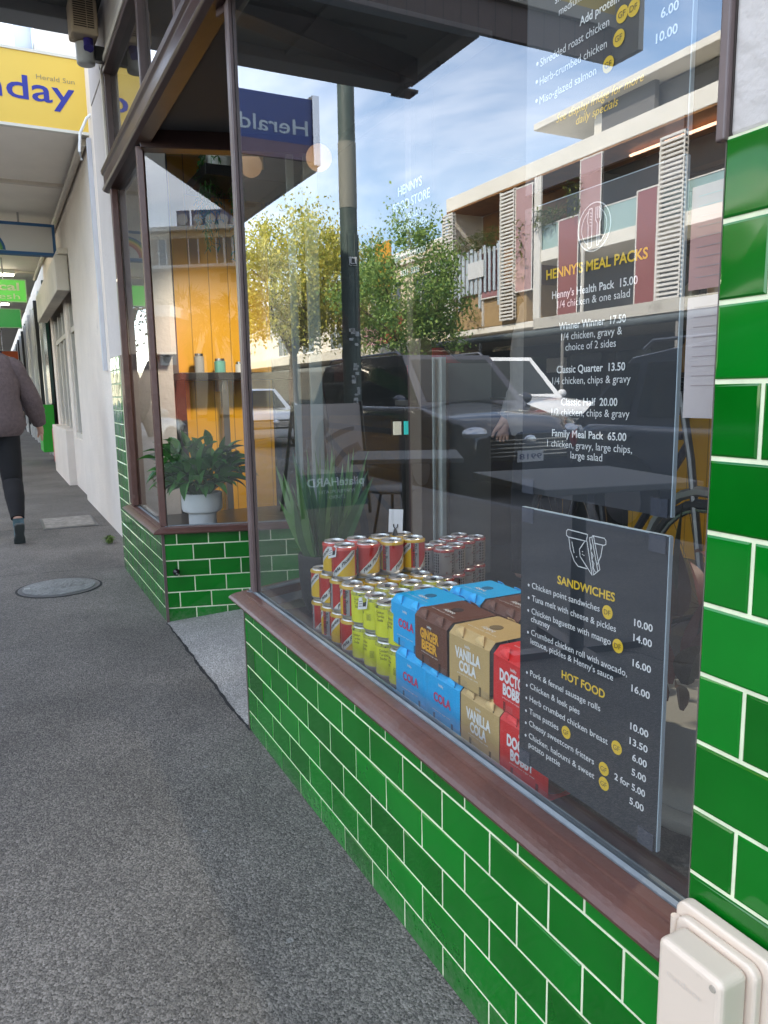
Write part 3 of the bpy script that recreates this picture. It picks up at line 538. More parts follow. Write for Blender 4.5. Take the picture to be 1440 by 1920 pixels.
m = MB(); m.box(-1.90, -1.025, 6.40, 6.43, zp0+0.13, zp1); m.build('sign_panel', mat('navy_sign', (0.012, 0.045, 0.22), 0.45), na)['label'] = 'dark blue sign panel reading Herald Sun'
m = MB(); m.box(-1.90, -1.025, 6.40, 6.43, zp0, zp0+0.129); m.build('sign_panel', mat('mauve_sign_base', (0.16, 0.10, 0.14), 0.5), na)
m = MB(); ytext(m, 'Herald', -1.86, zp0+0.20, 0.60, 0.125, bold=0.008); m.build('lettering', mat('pale_blue_lettering', (0.5, 0.58, 0.62), 0.5), na)
m = MB(); m.box(-1.96, -1.90, 6.38, 6.44, zp0-0.03, zp1+0.03); m.build('end_post', M_METAL, na)
# things hanging from the awnings
def hang_sign(nm, lab, y, x0, x1, z0, z1, frame, face, fr=0.03, lit=False):
    t = thing(nm, lab, 'sign', ((x0+x1)/2, y, z0))
    m = MB(); m.box(x0, x1, y, y+0.10, z0, z1); m.build('face', face, t)
    m = MB(); m.box(x0-fr, x1+fr, y-0.01, y+0.11, z1, z1+fr); m.box(x0-fr, x1+fr, y-0.01, y+0.11, z0-fr, z0); m.box(x1, x1+fr, y-0.01, y+0.11, z0, z1); m.box(x0-fr, x0, y-0.01, y+0.11, z0, z1); m.build('frame', frame, t)
    m = MB(); m.tube([((x0*0.2+x1*0.8), y+0.05, z1+fr), ((x0*0.2+x1*0.8), y+0.05, 3.07)], 0.012, 6); m.tube([((x0*0.8+x1*0.2), y+0.05, z1+fr), ((x0*0.8+x1*0.2), y+0.05, 3.07)], 0.012, 6); m.build('hanger', M_METAL, t)
    return t
blue = mat('sign_blue', (0.03, 0.12, 0.28), 0.5)
t = hang_sign('hanging_sign', 'white under-awning sign with blue frame and a rainbow arch, nearest of the hanging signs', 9.3, -1.55, 0.06, 2.66, 2.93, blue, mat('offwhite_sign', (0.62, 0.61, 0.58), 0.5), 0.03)
for i, c in enumerate(((0.03, 0.12, 0.28), (0.1, 0.3, 0.1), (0.7, 0.5, 0.05), (0.55, 0.2, 0.05), (0.4, 0.05, 0.05))):
    m = MB(); r1, r2 = 0.24-i*0.02, 0.22-i*0.02; n = 20; vs = []
    for k in range(n+1): a = PI*k/n; vs += [(-0.72+r1*math.cos(a)*1.3, 9.297, 2.665+r1*math.sin(a)), (-0.72+r2*math.cos(a)*1.3, 9.297, 2.665+r2*math.sin(a))]
    m.add(vs, [(2*k, 2*k+1, 2*k+3, 2*k+2) for k in range(n)]); m.build('rainbow_band', mat('rb%d' % i, c, 0.5), t)
m = MB(); text(m, '#', (-0.80, 9.296, 2.68), 0.14, 0.14, (1, 0, 0), (0, 0, 1), bold=0.03); m.build('lettering', M_INK, t)
lg = mat('lit_lime_sign', (0.08, 0.40, 0.05), 0.4, emit=0.2)
t = hang_sign('hanging_sign', 'bright green under-awning sign with lettering ending in fresh', 12.3, -1.5, -0.12, 2.47, 2.76, mat('pale_sign_edge', (0.4, 0.55, 0.35), 0.5), lg, 0.015)
m = MB(); text(m, 'fresh', (-0.62, 12.29, 2.50), 0.42, 0.08, (1, 0, 0), (0, 0, 1)); m.build('lettering', mat('cream_letter', (0.75, 0.7, 0.55), 0.5), t); m = MB(); text(m, 'local', (-0.66, 12.29, 2.62), 0.46, 0.11, (1, 0, 0), (0, 0, 1), bold=0.02); m.build('lettering', mat('cream_letter', (0.75, 0.7, 0.55), 0.5), t)
t = hang_sign('hanging_sign', 'dark green under-awning sign below and behind the bright green one', 15.0, -1.6, -0.12, 2.33, 2.63, MATS['pale_sign_edge'], mat('green_sign', (0.02, 0.2, 0.04), 0.4, emit=0.15), 0.015)
t = hang_sign('hanging_sign', 'orange and navy sign far along the awning', 22, -1.7, 0.0, 1.93, 2.3, pf[0], mat('orange_sign', (0.5, 0.08, 0.01), 0.5), 0.01)
m = MB(); m.box(-1.2, -0.38, 21.97, 21.995, 1.93, 2.3); m.build('navy_half', mat('navy', (0.01, 0.01, 0.06), 0.5), t)
tube_m = mat('fluorescent_tube', (1.0, 0.9, 0.72), 0.5, emit=9)
for i, (y, lab) in enumerate(((11.0, 'fluorescent tube light under the awning behind the blue framed sign'), (13.4, 'fluorescent tube light under the awning just above the bright green sign'), (17.5, 'fluorescent tube light far along under the awning'))):
    t = thing('awning_light', lab, 'light fitting', (-0.8, y, 3.0), 0, 'lights under the awning')
    m = MB(); m.box(-1.4, -0.2, y-0.03, y+0.03, 3.005, 3.065); m.build('housing', pf[0], t)
    m = MB(); m.tube([(-1.38, y, 2.985), (-0.22, y, 2.985)], 0.016, 8); m.build('tube', tube_m, t)
# alarm box with camera
t = thing('alarm_box', 'beige louvred alarm box with a white cylinder camera below, high on the white wall', 'alarm', (-0.1, 4.36, 2.9))
bm_ = mat('aged_beige_plastic', (0.46, 0.37, 0.26), 0.6, dirt=((0.25, 0.17, 0.10), 12, 0.6))
m = MB(); m.box(-0.165, -0.035, 4.30, 4.44, 2.885, 3.056); q = m.build('casing', bm_, t, bevel=0.012)
m = MB()
for i in range(13): m.box(-0.150, -0.090, 4.2965, 4.301, 2.915+i*0.0105, 2.920+i*0.0105); m.box(-0.086, -0.055, 4.2965, 4.301, 2.915+i*0.0105, 2.920+i*0.0105)
m.build('louvre', mat('dark_slot', (0.06, 0.045, 0.03), 0.7), q)
m = MB(); m.tube([(-0.080, 4.36, 2.89), (-0.080, 4.355, 2.86), (-0.083, 4.34, 2.835)], 0.024, 16); m.build('purple_cap', mat('purple_plastic', (0.04, 0.03, 0.20), 0.35), t, smooth=True)
m = MB(); m.tube([(-0.095, 4.40, 2.88), (-0.092, 4.40, 2.775)], 0.045, 20); m.build('camera_body', mat('pale_plastic', (0.45, 0.45, 0.44), 0.4), t, smooth=True, bevel=0.01)
m = MB(); m.box(-0.05, 0.0, 4.38, 4.42, 2.80, 2.87); m.build('bracket', M_BLACK, t)
pts = [onY(x, yy, 6.25) for x, yy in ((178, 208), (162, 222), (150, 250), (149, 285), (153, 300))]
m = MB(); m.tube(pts, 0.010, 8); tag(m.build('cable_pipe', mat('white_pipe', (0.7, 0.72, 0.72), 0.4), smooth=True), 'white flexible cable curving down the wall beside the yellow sign', 'cable')
# ------------------------------------------------------------------ electrical box and tap
t = thing('meter_box', 'cream plastic electrical cover box at the bottom of the tiled pier', 'box', (0, 0.5, 0.3))
M_PL = mat('cream_plastic', (0.66, 0.54, 0.43), 0.38, var=0.03, vs=6, dirt=((0.50, 0.40, 0.31), 14, 0.64))
def rbox(mb, y0, y1, z0, z1, x0, x1, r, seg=6):
    pts = []
    for cy, cz, a0 in ((y1-r, z1-r, 0), (y0+r, z1-r, 90), (y0+r, z0+r, 180), (y1-r, z0+r, 270)):
        for k in range(seg+1):
            a = math.radians(a0+90*k/seg); pts.append((cy+r*math.cos(a), cz+r*math.sin(a)))
    mb.prism(pts, (x0, 0, 0), (0, 1, 0), (0, 0, 1), (1, 0, 0), x1-x0)
m = MB(); rbox(m, 0.425, 0.547, 0.12, 0.5235, -0.022, -0.004, 0.014); m.build('base_plate', M_PL, t, bevel=0.004, seg=3)
m = MB(); rbox(m, 0.434, 0.536, 0.12, 0.516, -0.034, -0.022, 0.014); m.build('lid_rim', M_PL, t, bevel=0.004, seg=3)
m = MB(); rbox(m, 0.442, 0.524, 0.13, 0.511, -0.074, -0.034, 0.009); m.build('cover', M_PL, t, bevel=0.007, seg=4)
m = MB(); m.tube([(-0.028, 0.541, 0.468), (-0.028, 0.541, 0.506)], 0.005, 10); m.build('hinge', M_PL, t, smooth=True)
m = MB(); m.lathe([(0.004, 0), (0.0035, 0.0012)], (-0.074, 0.4525, 0.50), 12, ax=Matrix.Rotation(-PI/2, 3, 'Y')); m.build('screw', mat('cream_screw', (0.35, 0.30, 0.24), 0.5), t)
m = MB(); text(m, 'outdoor', (-0.0745, 0.509, 0.474), 0.045, 0.008); m.build('embossed_mark', mat('cream_emboss', (0.62, 0.53, 0.44), 0.5), t)
kn = RO+RD*0.062+RN*0.022+Vector((0, 0, 0.252))
t = thing('hose_tap', 'black round knob on the green tiles beside the entrance', 'tap', tuple(kn))
m = MB(); m.ball(kn, 0.017, 16); m.tube([kn-RN*0.02, kn], 0.008, 10); m.build('knob', mat('black_gloss', (0.01, 0.01, 0.01), 0.1), t, smooth=True)
m = MB(); m.box(kn.x-0.006, kn.x+0.004, kn.y-0.018, kn.y-0.015, kn.z-0.008, kn.z-0.002); m.build('screw', M_METAL, t)
# ------------------------------------------------------------------ menu boards inside the glass
BX = 0.0600
def board(lab, y0, y1, z0, z1):
    t = thing('menu_board', lab, 'menu board', (BX, (y0+y1)/2, z0))
    m = MB(); m.box(BX, BX+0.006, y0, y1, z0, z1); m.build('panel', [M_BOARD], t)
    m = MB(); m.box(BX+0.0002, BX+0.0062, y0-0.0016, y0-0.0001, z0, z1); m.box(BX+0.0002, BX+0.0062, y0, y1, z1+0.0001, z1+0.0012); m.build('cut_edge', M_BOARDEDGE, t)
    m = MB()
    for yy in (y0+0.003, y1-0.030):
        for zz in (z0-0.001, z1-0.022): m.box(BX-0.0022, BX-0.0004, yy, yy+0.027, zz, zz+0.023)
    m.build('corner_clip', mat('clear_clip', (0.06, 0.065, 0.085), 0.12), t)
    return t
class Lay:
    def __init__(s, ox, oy, k): s.ox, s.oy, s.k = ox, oy, k; s.w = MB(); s.y = MB(); s.d = MB()
    def P(s, x, y): return onX(s.ox+x*s.k, s.oy+y*s.k, BX)
    def t(s, tx, x0, y0, x1, y1, cap, mb=None, bold=0.0, shear=0.0):
        a, b = s.P(x0, y0), s.P(x1, y1); text(mb or s.w, tx, (BX-0.0012, a.y, (a.z+b.z)/2), a.y-b.y, cap, bold=bold, shear=shear)
    def bul(s, x, y, r=0.0022):
        p = s.P(x, y); s.w.add([(BX-0.0012, p.y+r*math.cos(a*PI/6), p.z+r*math.sin(a*PI/6)) for a in range(12)], [tuple(range(12))])
    def badge(s, x, y, tx, r=0.0098):
        p = s.P(x, y); s.y.add([(BX-0.0012, p.y+r*math.cos(a*PI/12), p.z+r*math.sin(a*PI/12)) for a in range(24)], [tuple(range(24))])
        text(s.d, tx, (BX-0.0018, p.y+r*0.62, p.z-r*0.38), r*1.24, r*0.76, bold=0.0)
    def line(s, pts, wd=0.0013, closed=False):
        n = len(pts)
        for i in range(n if closed else n-1):
            a, b = Vector(pts[i]), Vector(pts[(i+1) % n]); d = (b-a)
            if d.length < 1e-6: continue
            q = Vector((-d.y, d.x)).normalized()*wd/2; e = d.normalized()*wd*0.35
            s.w.add([(BX-0.0012, p.x, p.y) for p in (a-q-e, b-q+e, b+q+e, a+q-e)], [(0, 1, 2, 3)])
    def done(s, t):
        s.w.build('white_lettering', M_WHITE, t); s.y.build('yellow_lettering', M_YEL, t)
        if s.d.v: s.d.build('badge_letters', mat('badge_ink', (0.10, 0.07, 0.02), 0.6), t)
B = 0.012
# lower board
t = board('dark menu board of sandwiches and hot food, lowest of the boards in the window', 0.6525, 0.9455, 0.4925, 0.914)
l = Lay(960, 930, 340/946)
l.t('SANDWICHES', 240, 460, 540, 546, 0.0125, l.y, bold=0.022)
for tx, x0, y0, x1, y1, bl in (('Chicken point sandwiches', 107, 482, 460, 602, 1), ('Tuna melt with cheese & pickles', 107, 548, 545, 708, 1), ('Chicken baguette with mango', 105, 614, 518, 776, 1), ('chutney', 102, 656, 200, 690, 0),
    ('Crumbed chicken roll with avocado,', 103, 728, 603, 938, 1), ("lettuce, pickles & Henny's sauce", 100, 770, 530, 962, 0), ('Pork & fennel sausage rolls', 98, 938, 463, 1122, 1), ('Chicken & leek pies', 97, 1005, 355, 1138, 1),
    ('Herb crumbed chicken breast', 95, 1070, 502, 1296, 1), ('Tuna patties', 93, 1137, 245, 1220, 1), ('Cheesy sweetcorn fritters', 92, 1200, 430, 1397, 1), ('Chicken, haloumi & sweet', 91, 1265, 432, 1472, 1), ('potato pattie', 90, 1310, 253, 1408, 0)):
    l.t(tx, x0, y0, x1, y1, 0.0098, bold=0.003)
    if bl: l.bul(x0-17, y0-18)
l.t('HOT FOOD', 262, 950, 487, 1054, 0.0125, l.y, bold=0.022)
for tx, x0, y0, x1, y1 in (('10.00', 640, 680, 737, 705), ('14.00', 636, 758, 733, 786), ('16.00', 632, 888, 728, 922), ('16.00', 626, 1020, 722, 1058), ('10.00', 620, 1218, 714, 1258), ('13.50', 616, 1295, 710, 1337), ('6.00', 630, 1380, 706, 1415), ('5.00', 627, 1455, 702, 1493), ('2 for 5.00', 537, 1480, 697, 1568), ('5.00', 615, 1608, 690, 1642)):
    l.t(tx, x0, y0, x1, y1, 0.0098, bold=0.018)
for x, y, tx in ((501, 606, 'DF'), (555, 782, 'DF'), (285, 1232, 'GF'), (549, 1312, 'GF'), (482, 1423, 'GF'), (482, 1500, 'GF')): l.badge(x, y, tx)
c = l.P(385, 300); q = lambda u, v: (c.y-u, c.z+v)
def arc(u, v, r, a0, a1, n=10): return [q(u+r*math.cos(math.radians(a0+(a1-a0)*k/n)), v+r*math.sin(math.radians(a0+(a1-a0)*k/n))) for k in range(n+1)]
l.line([q(-0.040, 0.026), q(-0.040, 0.020), q(-0.036, 0.018), q(0.002, 0.018), q(0.004, 0.028), q(-0.037, 0.029)], closed=True)
l.line([q(0.014, 0.028), q(0.037, 0.028), q(0.040, 0.025), q(0.040, 0.020), q(0.036, 0.018), q(0.018, 0.018)])
l.line([q(-0.035, 0.018), q(-0.031, 0.0), q(-0.022, -0.015), q(-0.014, -0.021), q(0.004, -0.021)])
l.line([q(0.034, 0.018), q(0.031, 0.002), q(0.024, -0.012)]); l.line([q(-0.028, 0.012), q(-0.023, -0.003)])
l.line([q(-0.001, 0.018), q(-0.012, 0.004), q(-0.010, -0.006), q(0.015, -0.028), q(0.003, 0.018)])
l.line([q(0.008, 0.024), q(0.016, 0.027), q(0.030, -0.017), q(0.018, -0.027), q(0.008, 0.024)])
l.line([q(0.009, 0.018), q(0.013, 0.012), q(0.011, 0.006), q(0.016, 0.0), q(0.014, -0.006), q(0.018, -0.011), q(0.017, -0.017), q(0.021, -0.022)]); l.line([q(0.013, 0.024), q(0.026, -0.02)])
for u, v in ((-0.006, 0.002), (-0.006, -0.002), (-0.003, -0.003), (-0.018, -0.008)): l.line([q(u, v), q(u+0.001, v)])
l.done(t)
# middle board
t = board("dark menu board of meal packs, middle of the boards in the window", 0.6520, 0.9460, 0.9385, 1.3565)
l = Lay(960, 360, 340/1053)
l.t("HENNY'S MEAL PACKS", 203, 506, 793, 388, 0.0135, l.y, bold=0.022)
for tx, x0, y0, x1, y1, b in (("Henny's Health Pack  15.00", 237, 615, 733, 540, 1), ('1/4 chicken & one salad', 268, 673, 688, 612, 0), ('Winner Winner  17.50', 276, 800, 665, 757, 1), ('1/4 chicken, gravy &', 290, 858, 643, 830, 0), ('choice of 2 sides', 314, 920, 607, 900, 0), ('Classic Quarter  13.50', 263, 1050, 660, 1037, 1),
    ('1/4 chicken, chips & gravy', 238, 1112, 692, 1112, 0), ('Classic Half  20.00', 288, 1237, 615, 1243, 1), ('1/2 chicken, chips & gravy', 233, 1297, 685, 1310, 0), ('Family Meal Pack  65.00', 236, 1418, 667, 1445, 1), ('1 chicken, gravy, large chips,', 208, 1475, 700, 1518, 0), ('large salad', 343, 1545, 527, 1565, 0)):
    l.t(tx, x0, y0, x1, y1, 0.0105, bold=0.014 if b else -0.002)
c = l.P(480, 203)
l.line(arc(0, 0, 0.0305, 0, 360, 36), closed=True, wd=0.0016); l.line(arc(0, 0, 0.0235, 120, 240), wd=0.0012); l.line(arc(0, 0, 0.0235, -60, 60), wd=0.0012)
l.line([q(-0.011, -0.024), q(-0.011, 0.004), q(-0.013, 0.010), q(-0.010, 0.024), q(-0.004, 0.024), q(-0.004, -0.024), q(-0.008, -0.026)], closed=True)
for k in range(5): l.line([q(-0.0045, 0.002+k*0.004), q(-0.008, 0.003+k*0.004)], wd=0.0009)
l.line([q(0.003, 0.024), q(0.003, 0.008), q(0.006, 0.004), q(0.006, -0.024), q(0.010, -0.024), q(0.010, 0.004), q(0.013, 0.008), q(0.013, 0.024)]); l.line([q(0.0065, 0.024), q(0.0065, 0.010)]); l.line([q(0.0097, 0.024), q(0.0097, 0.010)])
l.done(t)
# upper board
t = board('dark menu board of proteins and salads, highest of the boards in the window', 0.6515, 0.9455, 1.3775, 1.7975)
l = Lay(980, 0, 320/1440)
for tx, x0, y0, x1, y1, b in (('Add protein', 487, 192, 820, 45, 1), ('Shredded roast chicken', 155, 548, 735, 235, 0), ('Herb-crumbed chicken', 150, 700, 715, 425, 0), ('Miso-glazed salmon', 148, 860, 625, 650, 0)):
    l.t(tx, x0, y0, x1, y1, 0.0108, bold=0.016 if b else 0.0)
    if not b: l.bul(x0-25, y0-8, 0.0026)
l.t('medium', 312, 112, 500, 30, 0.0105, bold=-0.002); l.t('small', 280, 20, 400, -32, 0.0105, bold=-0.002)
l.t('See display fridge for more', 290, 1030, 1027, 688, 0.0108, l.y, shear=0.25); l.t('daily specials', 455, 1050, 810, 895, 0.0108, l.y, shear=0.25)
l.t('6.00', 1172, 150, 1322, 82, 0.0105, bold=0.016); l.t('10.00', 1130, 365, 1312, 278, 0.0105, bold=0.016)
for x, y, tx in ((845, 120, 'GF'), (943, 65, 'DF'), (817, 322, 'GF'), (728, 545, 'GF')): l.badge(x, y, tx)
l.done(t)
# papers taped up beside the boards
for z0, z1, col, lab, nm in ((1.205, 1.318, (0.55, 0.30, 0.28), 'pink notice taped inside the window next to the tiled pier', 'pink_paper'), (1.06, 1.197, (0.60, 0.52, 0.52), 'pale printed certificate taped under the pink notice by the pier', 'pale_paper')):
    t = thing('window_notice', lab, 'notice', (0.064, 0.59, z0)); m = MB(); m.box(0.0600, 0.0604, 0.5665, 0.640, z0, z1); m.build('paper', mat(nm, col, 0.8, var=0.12, vs=9), t)
    m = MB()
    for k in range(9): m.box(0.0594, 0.0597, 0.575+0.02*(k % 3)*0.5, 0.630, z1-0.012-k*0.011, z1-0.0112-k*0.011)
    m.build('print_lines', mat('faint_print', (0.42, 0.34, 0.35), 0.8), t)
# lettering on the glass
GX = 0.0365
def decal(nm, lab, items, mt):
    m = MB()
    for tx, x0, y0, x1, y1, cap, b in items:
        a, c2 = onX(x0, y0, GX), onX(x1, y1, GX); text(m, tx, (GX, a.y, (a.z+c2.z)/2), a.y-c2.y, cap, bold=b)
    tag(m.build(nm, mt), lab, 'window lettering')
mf = mat('frosted_vinyl', (0.75, 0.8, 0.82), 0.6)
decal('window_lettering', 'white shop name and phone number stuck on the big window', [('HENNYS', 746.5, 368, 791, 347, 0.0165, 0.01), ('FOOD STORE', 737, 400, 806, 370, 0.0165, 0.01), ('REALLY', 760, 412, 790, 400, 0.010, 0.0), ('GOOD CHICKEN', 746, 437, 800, 415, 0.010, 0.0), ('@HENNYSELWOOD', 740, 490.5, 798, 472, 0.011, 0.012), ('9531  3335', 751, 519, 786, 508, 0.0105, 0.012)], mf)
# ------------------------------------------------------------------ cans
FZ = 0.4115
can_mat()
M_YC = mat('acid_yellow_print', (0.70, 0.72, 0.02), 0.4); M_PINKC = mat('pale_pink_can_print', (0.52, 0.48, 0.46), 0.3, metal=0.45, dirt=((0.30, 0.03, 0.03), 55, 0.56))
def bend(mb, s, ang, z, wd, cap, rot=False, R=0.0336, bold=0.0, slope=0.0):
    def fn(u, v):
        if rot: u, v = v, -u
        a = ang+u/R; return (R*math.cos(a), R*math.sin(a), z+v+slope*u)
    text(mb, s, (0, 0, 0), wd, cap, fn=fn, bold=bold, center=True)
CR, CH = 0.033, 0.094
def can(kind, parent, loc, rz):
    t = bpy.data.objects.new('can', None)
    m = MB(); m.lathe([(0.024, 0.0), (0.0275, 0.002), (CR-0.002, 0.007), (CR-0.0006, 0.011), (CR-0.0006, 0.083), (0.0295, 0.089), (0.0268, 0.0915), (0.0275, 0.094), (0.0262, 0.094), (0.0255, 0.0905), (0.002, 0.0900)], n=28)
    o = m.build('can', M_CHROME, None, smooth=True); o.parent = parent; o.location = loc; o.rotation_euler = (0, 0, rz)
    m = MB(); n = 32; r = CR; z0, z1 = (0.012, 0.082)
    vs = [(r*math.cos(2*PI*k/n), r*math.sin(2*PI*k/n), z) for z in (z0, z1) for k in range(n)]; m.add(vs, [(k, (k+1) % n, n+(k+1) % n, n+k) for k in range(n)])
    lb = m.build('label', MATS['can'] if kind == 0 else M_YC if kind == 1 else M_PINKC, None, smooth=True); lb.parent = o
    m = MB()
    if kind == 0:
        for a in (0.42*PI-PI, 0.42*PI):
            bend(m, 'Piña Picante', a, 0.0435, 0.062, 0.0115, bold=0.02, slope=1.5*0.07/(PI*0.0336)*0.98)
        for a in (0.82*PI, -0.18*PI): bend(m, 'Piña Picante', a-0.1, 0.047, 0.062, 0.0125, rot=True, bold=0.022)
    elif kind == 1:
        for a in (0, PI*0.66, -PI*0.66):
            for i, s in enumerate(('Golden', 'Turtle', 'Soda')): bend(m, s, a, 0.070-i*0.0095, 0.024 if i < 2 else 0.018, 0.0068, bold=0.004)
            for k in range(6): bend(m, 'IIIIIIII', a+0.75, 0.050-k*0.003, 0.012, 0.0022)
    else:
        for a in (0, 2, 4):
            for i in range(7): bend(m, '. . .', a, 0.018+i*0.009, 0.022, 0.020, bold=0.08)
    tx = m.build('print', M_INK, None); tx.parent = o
    m = MB(); m.box(-0.006, 0.010, -0.006, 0.006, 0.0902, 0.0914); m.lathe([(0.0085, 0.0902), (0.0085, 0.0912)], (-0.012, 0, 0), 12); tb_ = m.build('ring_pull', mat('dark_opening', (0.03, 0.03, 0.03), 0.3), None); tb_.parent = o
    bpy.data.objects.remove(t); return o
CP_ = 0.0683
PC = {0: mat('amber_can_carrier', (0.62, 0.38, 0.03), 0.3), 1: mat('yellow_black_carrier', (0.45, 0.47, 0.04), 0.35, dirt=((0.02, 0.02, 0.02), 90, 0.52)), 2: mat('red_can_carrier', (0.45, 0.04, 0.03), 0.35, dirt=((0.7, 0.6, 0.55), 120, 0.55)), 3: mat('red_lid_carrier', (0.62, 0.06, 0.04), 0.3)}
def make_pack(kind, lab, carrier, tagged=False):
    t = thing('can_pack', lab, 'drink cans', (0, 0, 0), 0, 'four packs of drink cans in the window')
    for i, (sx, sy) in enumerate(((-1, -1), (1, -1), (1, 1), (-1, 1))): can(kind, t, (sx*CP_/2, sy*CP_/2, 0), [2.9, 0.4, 4.2, 1.7][i])
    mb = MB(); n = 28
    ztop = 0.0885
    for sx, sy in ((-1, -1), (1, -1), (1, 1), (-1, 1)):
        cx, cy = sx*CP_/2, sy*CP_/2; vs = []
        for r, z in ((0.0285, ztop+0.001), (0.0335, ztop-0.0005), (0.0345, ztop-0.0065)):
            for k in range(n): vs.append((cx+r*math.cos(2*PI*k/n), cy+r*math.sin(2*PI*k/n), z))
        mb.add(vs, [(j*n+k, j*n+(k+1) % n, (j+1)*n+(k+1) % n, (j+1)*n+k) for j in range(2) for k in range(n)])
    mb.box(-0.018, 0.018, -0.045, 0.045, ztop-0.002, ztop-0.0005); mb.box(-0.045, 0.045, -0.018, 0.018, ztop-0.0022, ztop-0.0007)
    o = mb.build('carrier', PC[carrier], None, smooth=True); o.parent = t
    if tagged:
        q = MB(); T = Matrix.Translation((-0.070, -0.03, 0.060)) @ Matrix.Rotation(-0.28, 4, 'X') @ Matrix.Rotation(0.25, 4, 'Y')
        q.box(-0.0004, 0.0004, -0.027, 0.027, 0, 0.030, T=T); o = q.build('price_tag', mat('white_ticket', (0.75, 0.75, 0.75), 0.6), None); o.parent = t
        q = MB()
        for k in range(9): q.box(-0.0012, -0.0006, -0.022+k*0.0022, -0.0208+k*0.0022, 0.006, 0.024, T=T)
        for k in range(3): q.box(-0.0012, -0.0006, 0.002, 0.022, 0.007+k*0.006, 0.0085+k*0.006, T=T)
        b2 = q.build('barcode', M_INK, None); b2.parent = o
    return t
base = {}
def pack(kind, carrier, x, y, z, lab, tagged=False, rz=0):
    k = (kind, carrier, tagged)
    if k not in base: base[k] = make_pack(kind, lab, carrier, tagged); o = base[k]
    else: o = copy_tree(base[k]); o['label'] = lab
    o.location = (x, y, z); o.rotation_euler = (0, 0, rz); return o
X0 = 0.140+CP_/2
rowY = [1.983, 1.913, 1.843, 1.773, 1.703, 1.634, 1.565, 1.497]
names = ['nearest the plant pot', 'second from the plant pot', 'third from the plant pot', 'beside the blue cartons']
for ly in (0, 1):
    for j in range(4):
        kind = 0 if j < 2 else 1; y = (rowY[2*j]+rowY[2*j+1])/2; lyn = ('bottom', 'second')[ly]
        for cx in ((0, 1) if ly == 1 else (0,)):
            lab = '%s pack, %s layer, %s%s' % (('red and yellow can', 'acid yellow can')[kind], lyn, names[j], ', back row' if cx else ', against the glass')
            pack(kind, kind, X0+cx*2*CP_+cx*0.003, y, FZ+ly*0.0945, lab, tagged=(ly == 1 and j == 2 and cx == 0), rz=0 if (j+ly) % 2 else PI)
    if ly == 0: pass
pack(0, 0, X0+2*CP_, 1.95, FZ, 'red and yellow can four pack in the bottom layer, back row at the far end')
pack(0, 0, X0+2*CP_, 1.81, FZ, 'red and yellow can four pack in the bottom layer, back row nearer the camera')
pack(1, 1, X0+2*CP_, 1.67, FZ, 'acid yellow four pack in the bottom layer, back row at the far end')
pack(1, 1, X0+2*CP_, 1.53, FZ, 'acid yellow four pack in the bottom layer, back row by the cartons')
pack(0, 3, X0+0.002, 1.857, FZ+0.189, 'red and yellow four pack with a price ticket, on the top layer', tagged=True, rz=0.0)
pack(0, 0, X0+2*CP_+0.006, 1.853, FZ+0.189, 'red and yellow four pack with amber carrier on the top layer under the price card', rz=PI)
for i, (x, y) in enumerate(((0.60, 2.08), (0.735, 2.16))):
    for ly in (0, 1):
        pack(2, 2, x, y, FZ+ly*0.0945, 'pale pink speckled four pack, %s of the %s back stack' % (('lower', 'upper')[ly], ('left', 'right')[i]), rz=0.45)
t = thing('price_card', 'small white price card in a black clip stand on top of the cans', 'price card', (0.315, 1.86, 0.695))
T = Matrix.Translation((0.318, 1.862, 0.703)) @ Matrix.Rotation(-0.5, 4, 'Z') @ Matrix.Rotation(0.05, 4, 'Y')
m = MB(); m.box(-0.020, 0.020, -0.0005, 0.0005, 0, 0.066, T=T); m.build('card', mat('card_white', (0.82, 0.82, 0.86), 0.6), t)
m = MB(); m.tube([T @ Vector((0, 0, -0.008)), T @ Vector((-0.001, -0.003, 0.012))], [0.009, 0.003], 8); m.tube([T @ Vector((-0.006, -0.003, 0.024)), T @ Vector((-0.005, -0.003, 0.016)), T @ Vector((0, -0.003, 0.010)), T @ Vector((0.005, -0.003, 0.016)), T @ Vector((0.006, -0.003, 0.024))], 0.0016, 6); m.build('clip_stand', M_INK, t, smooth=True)
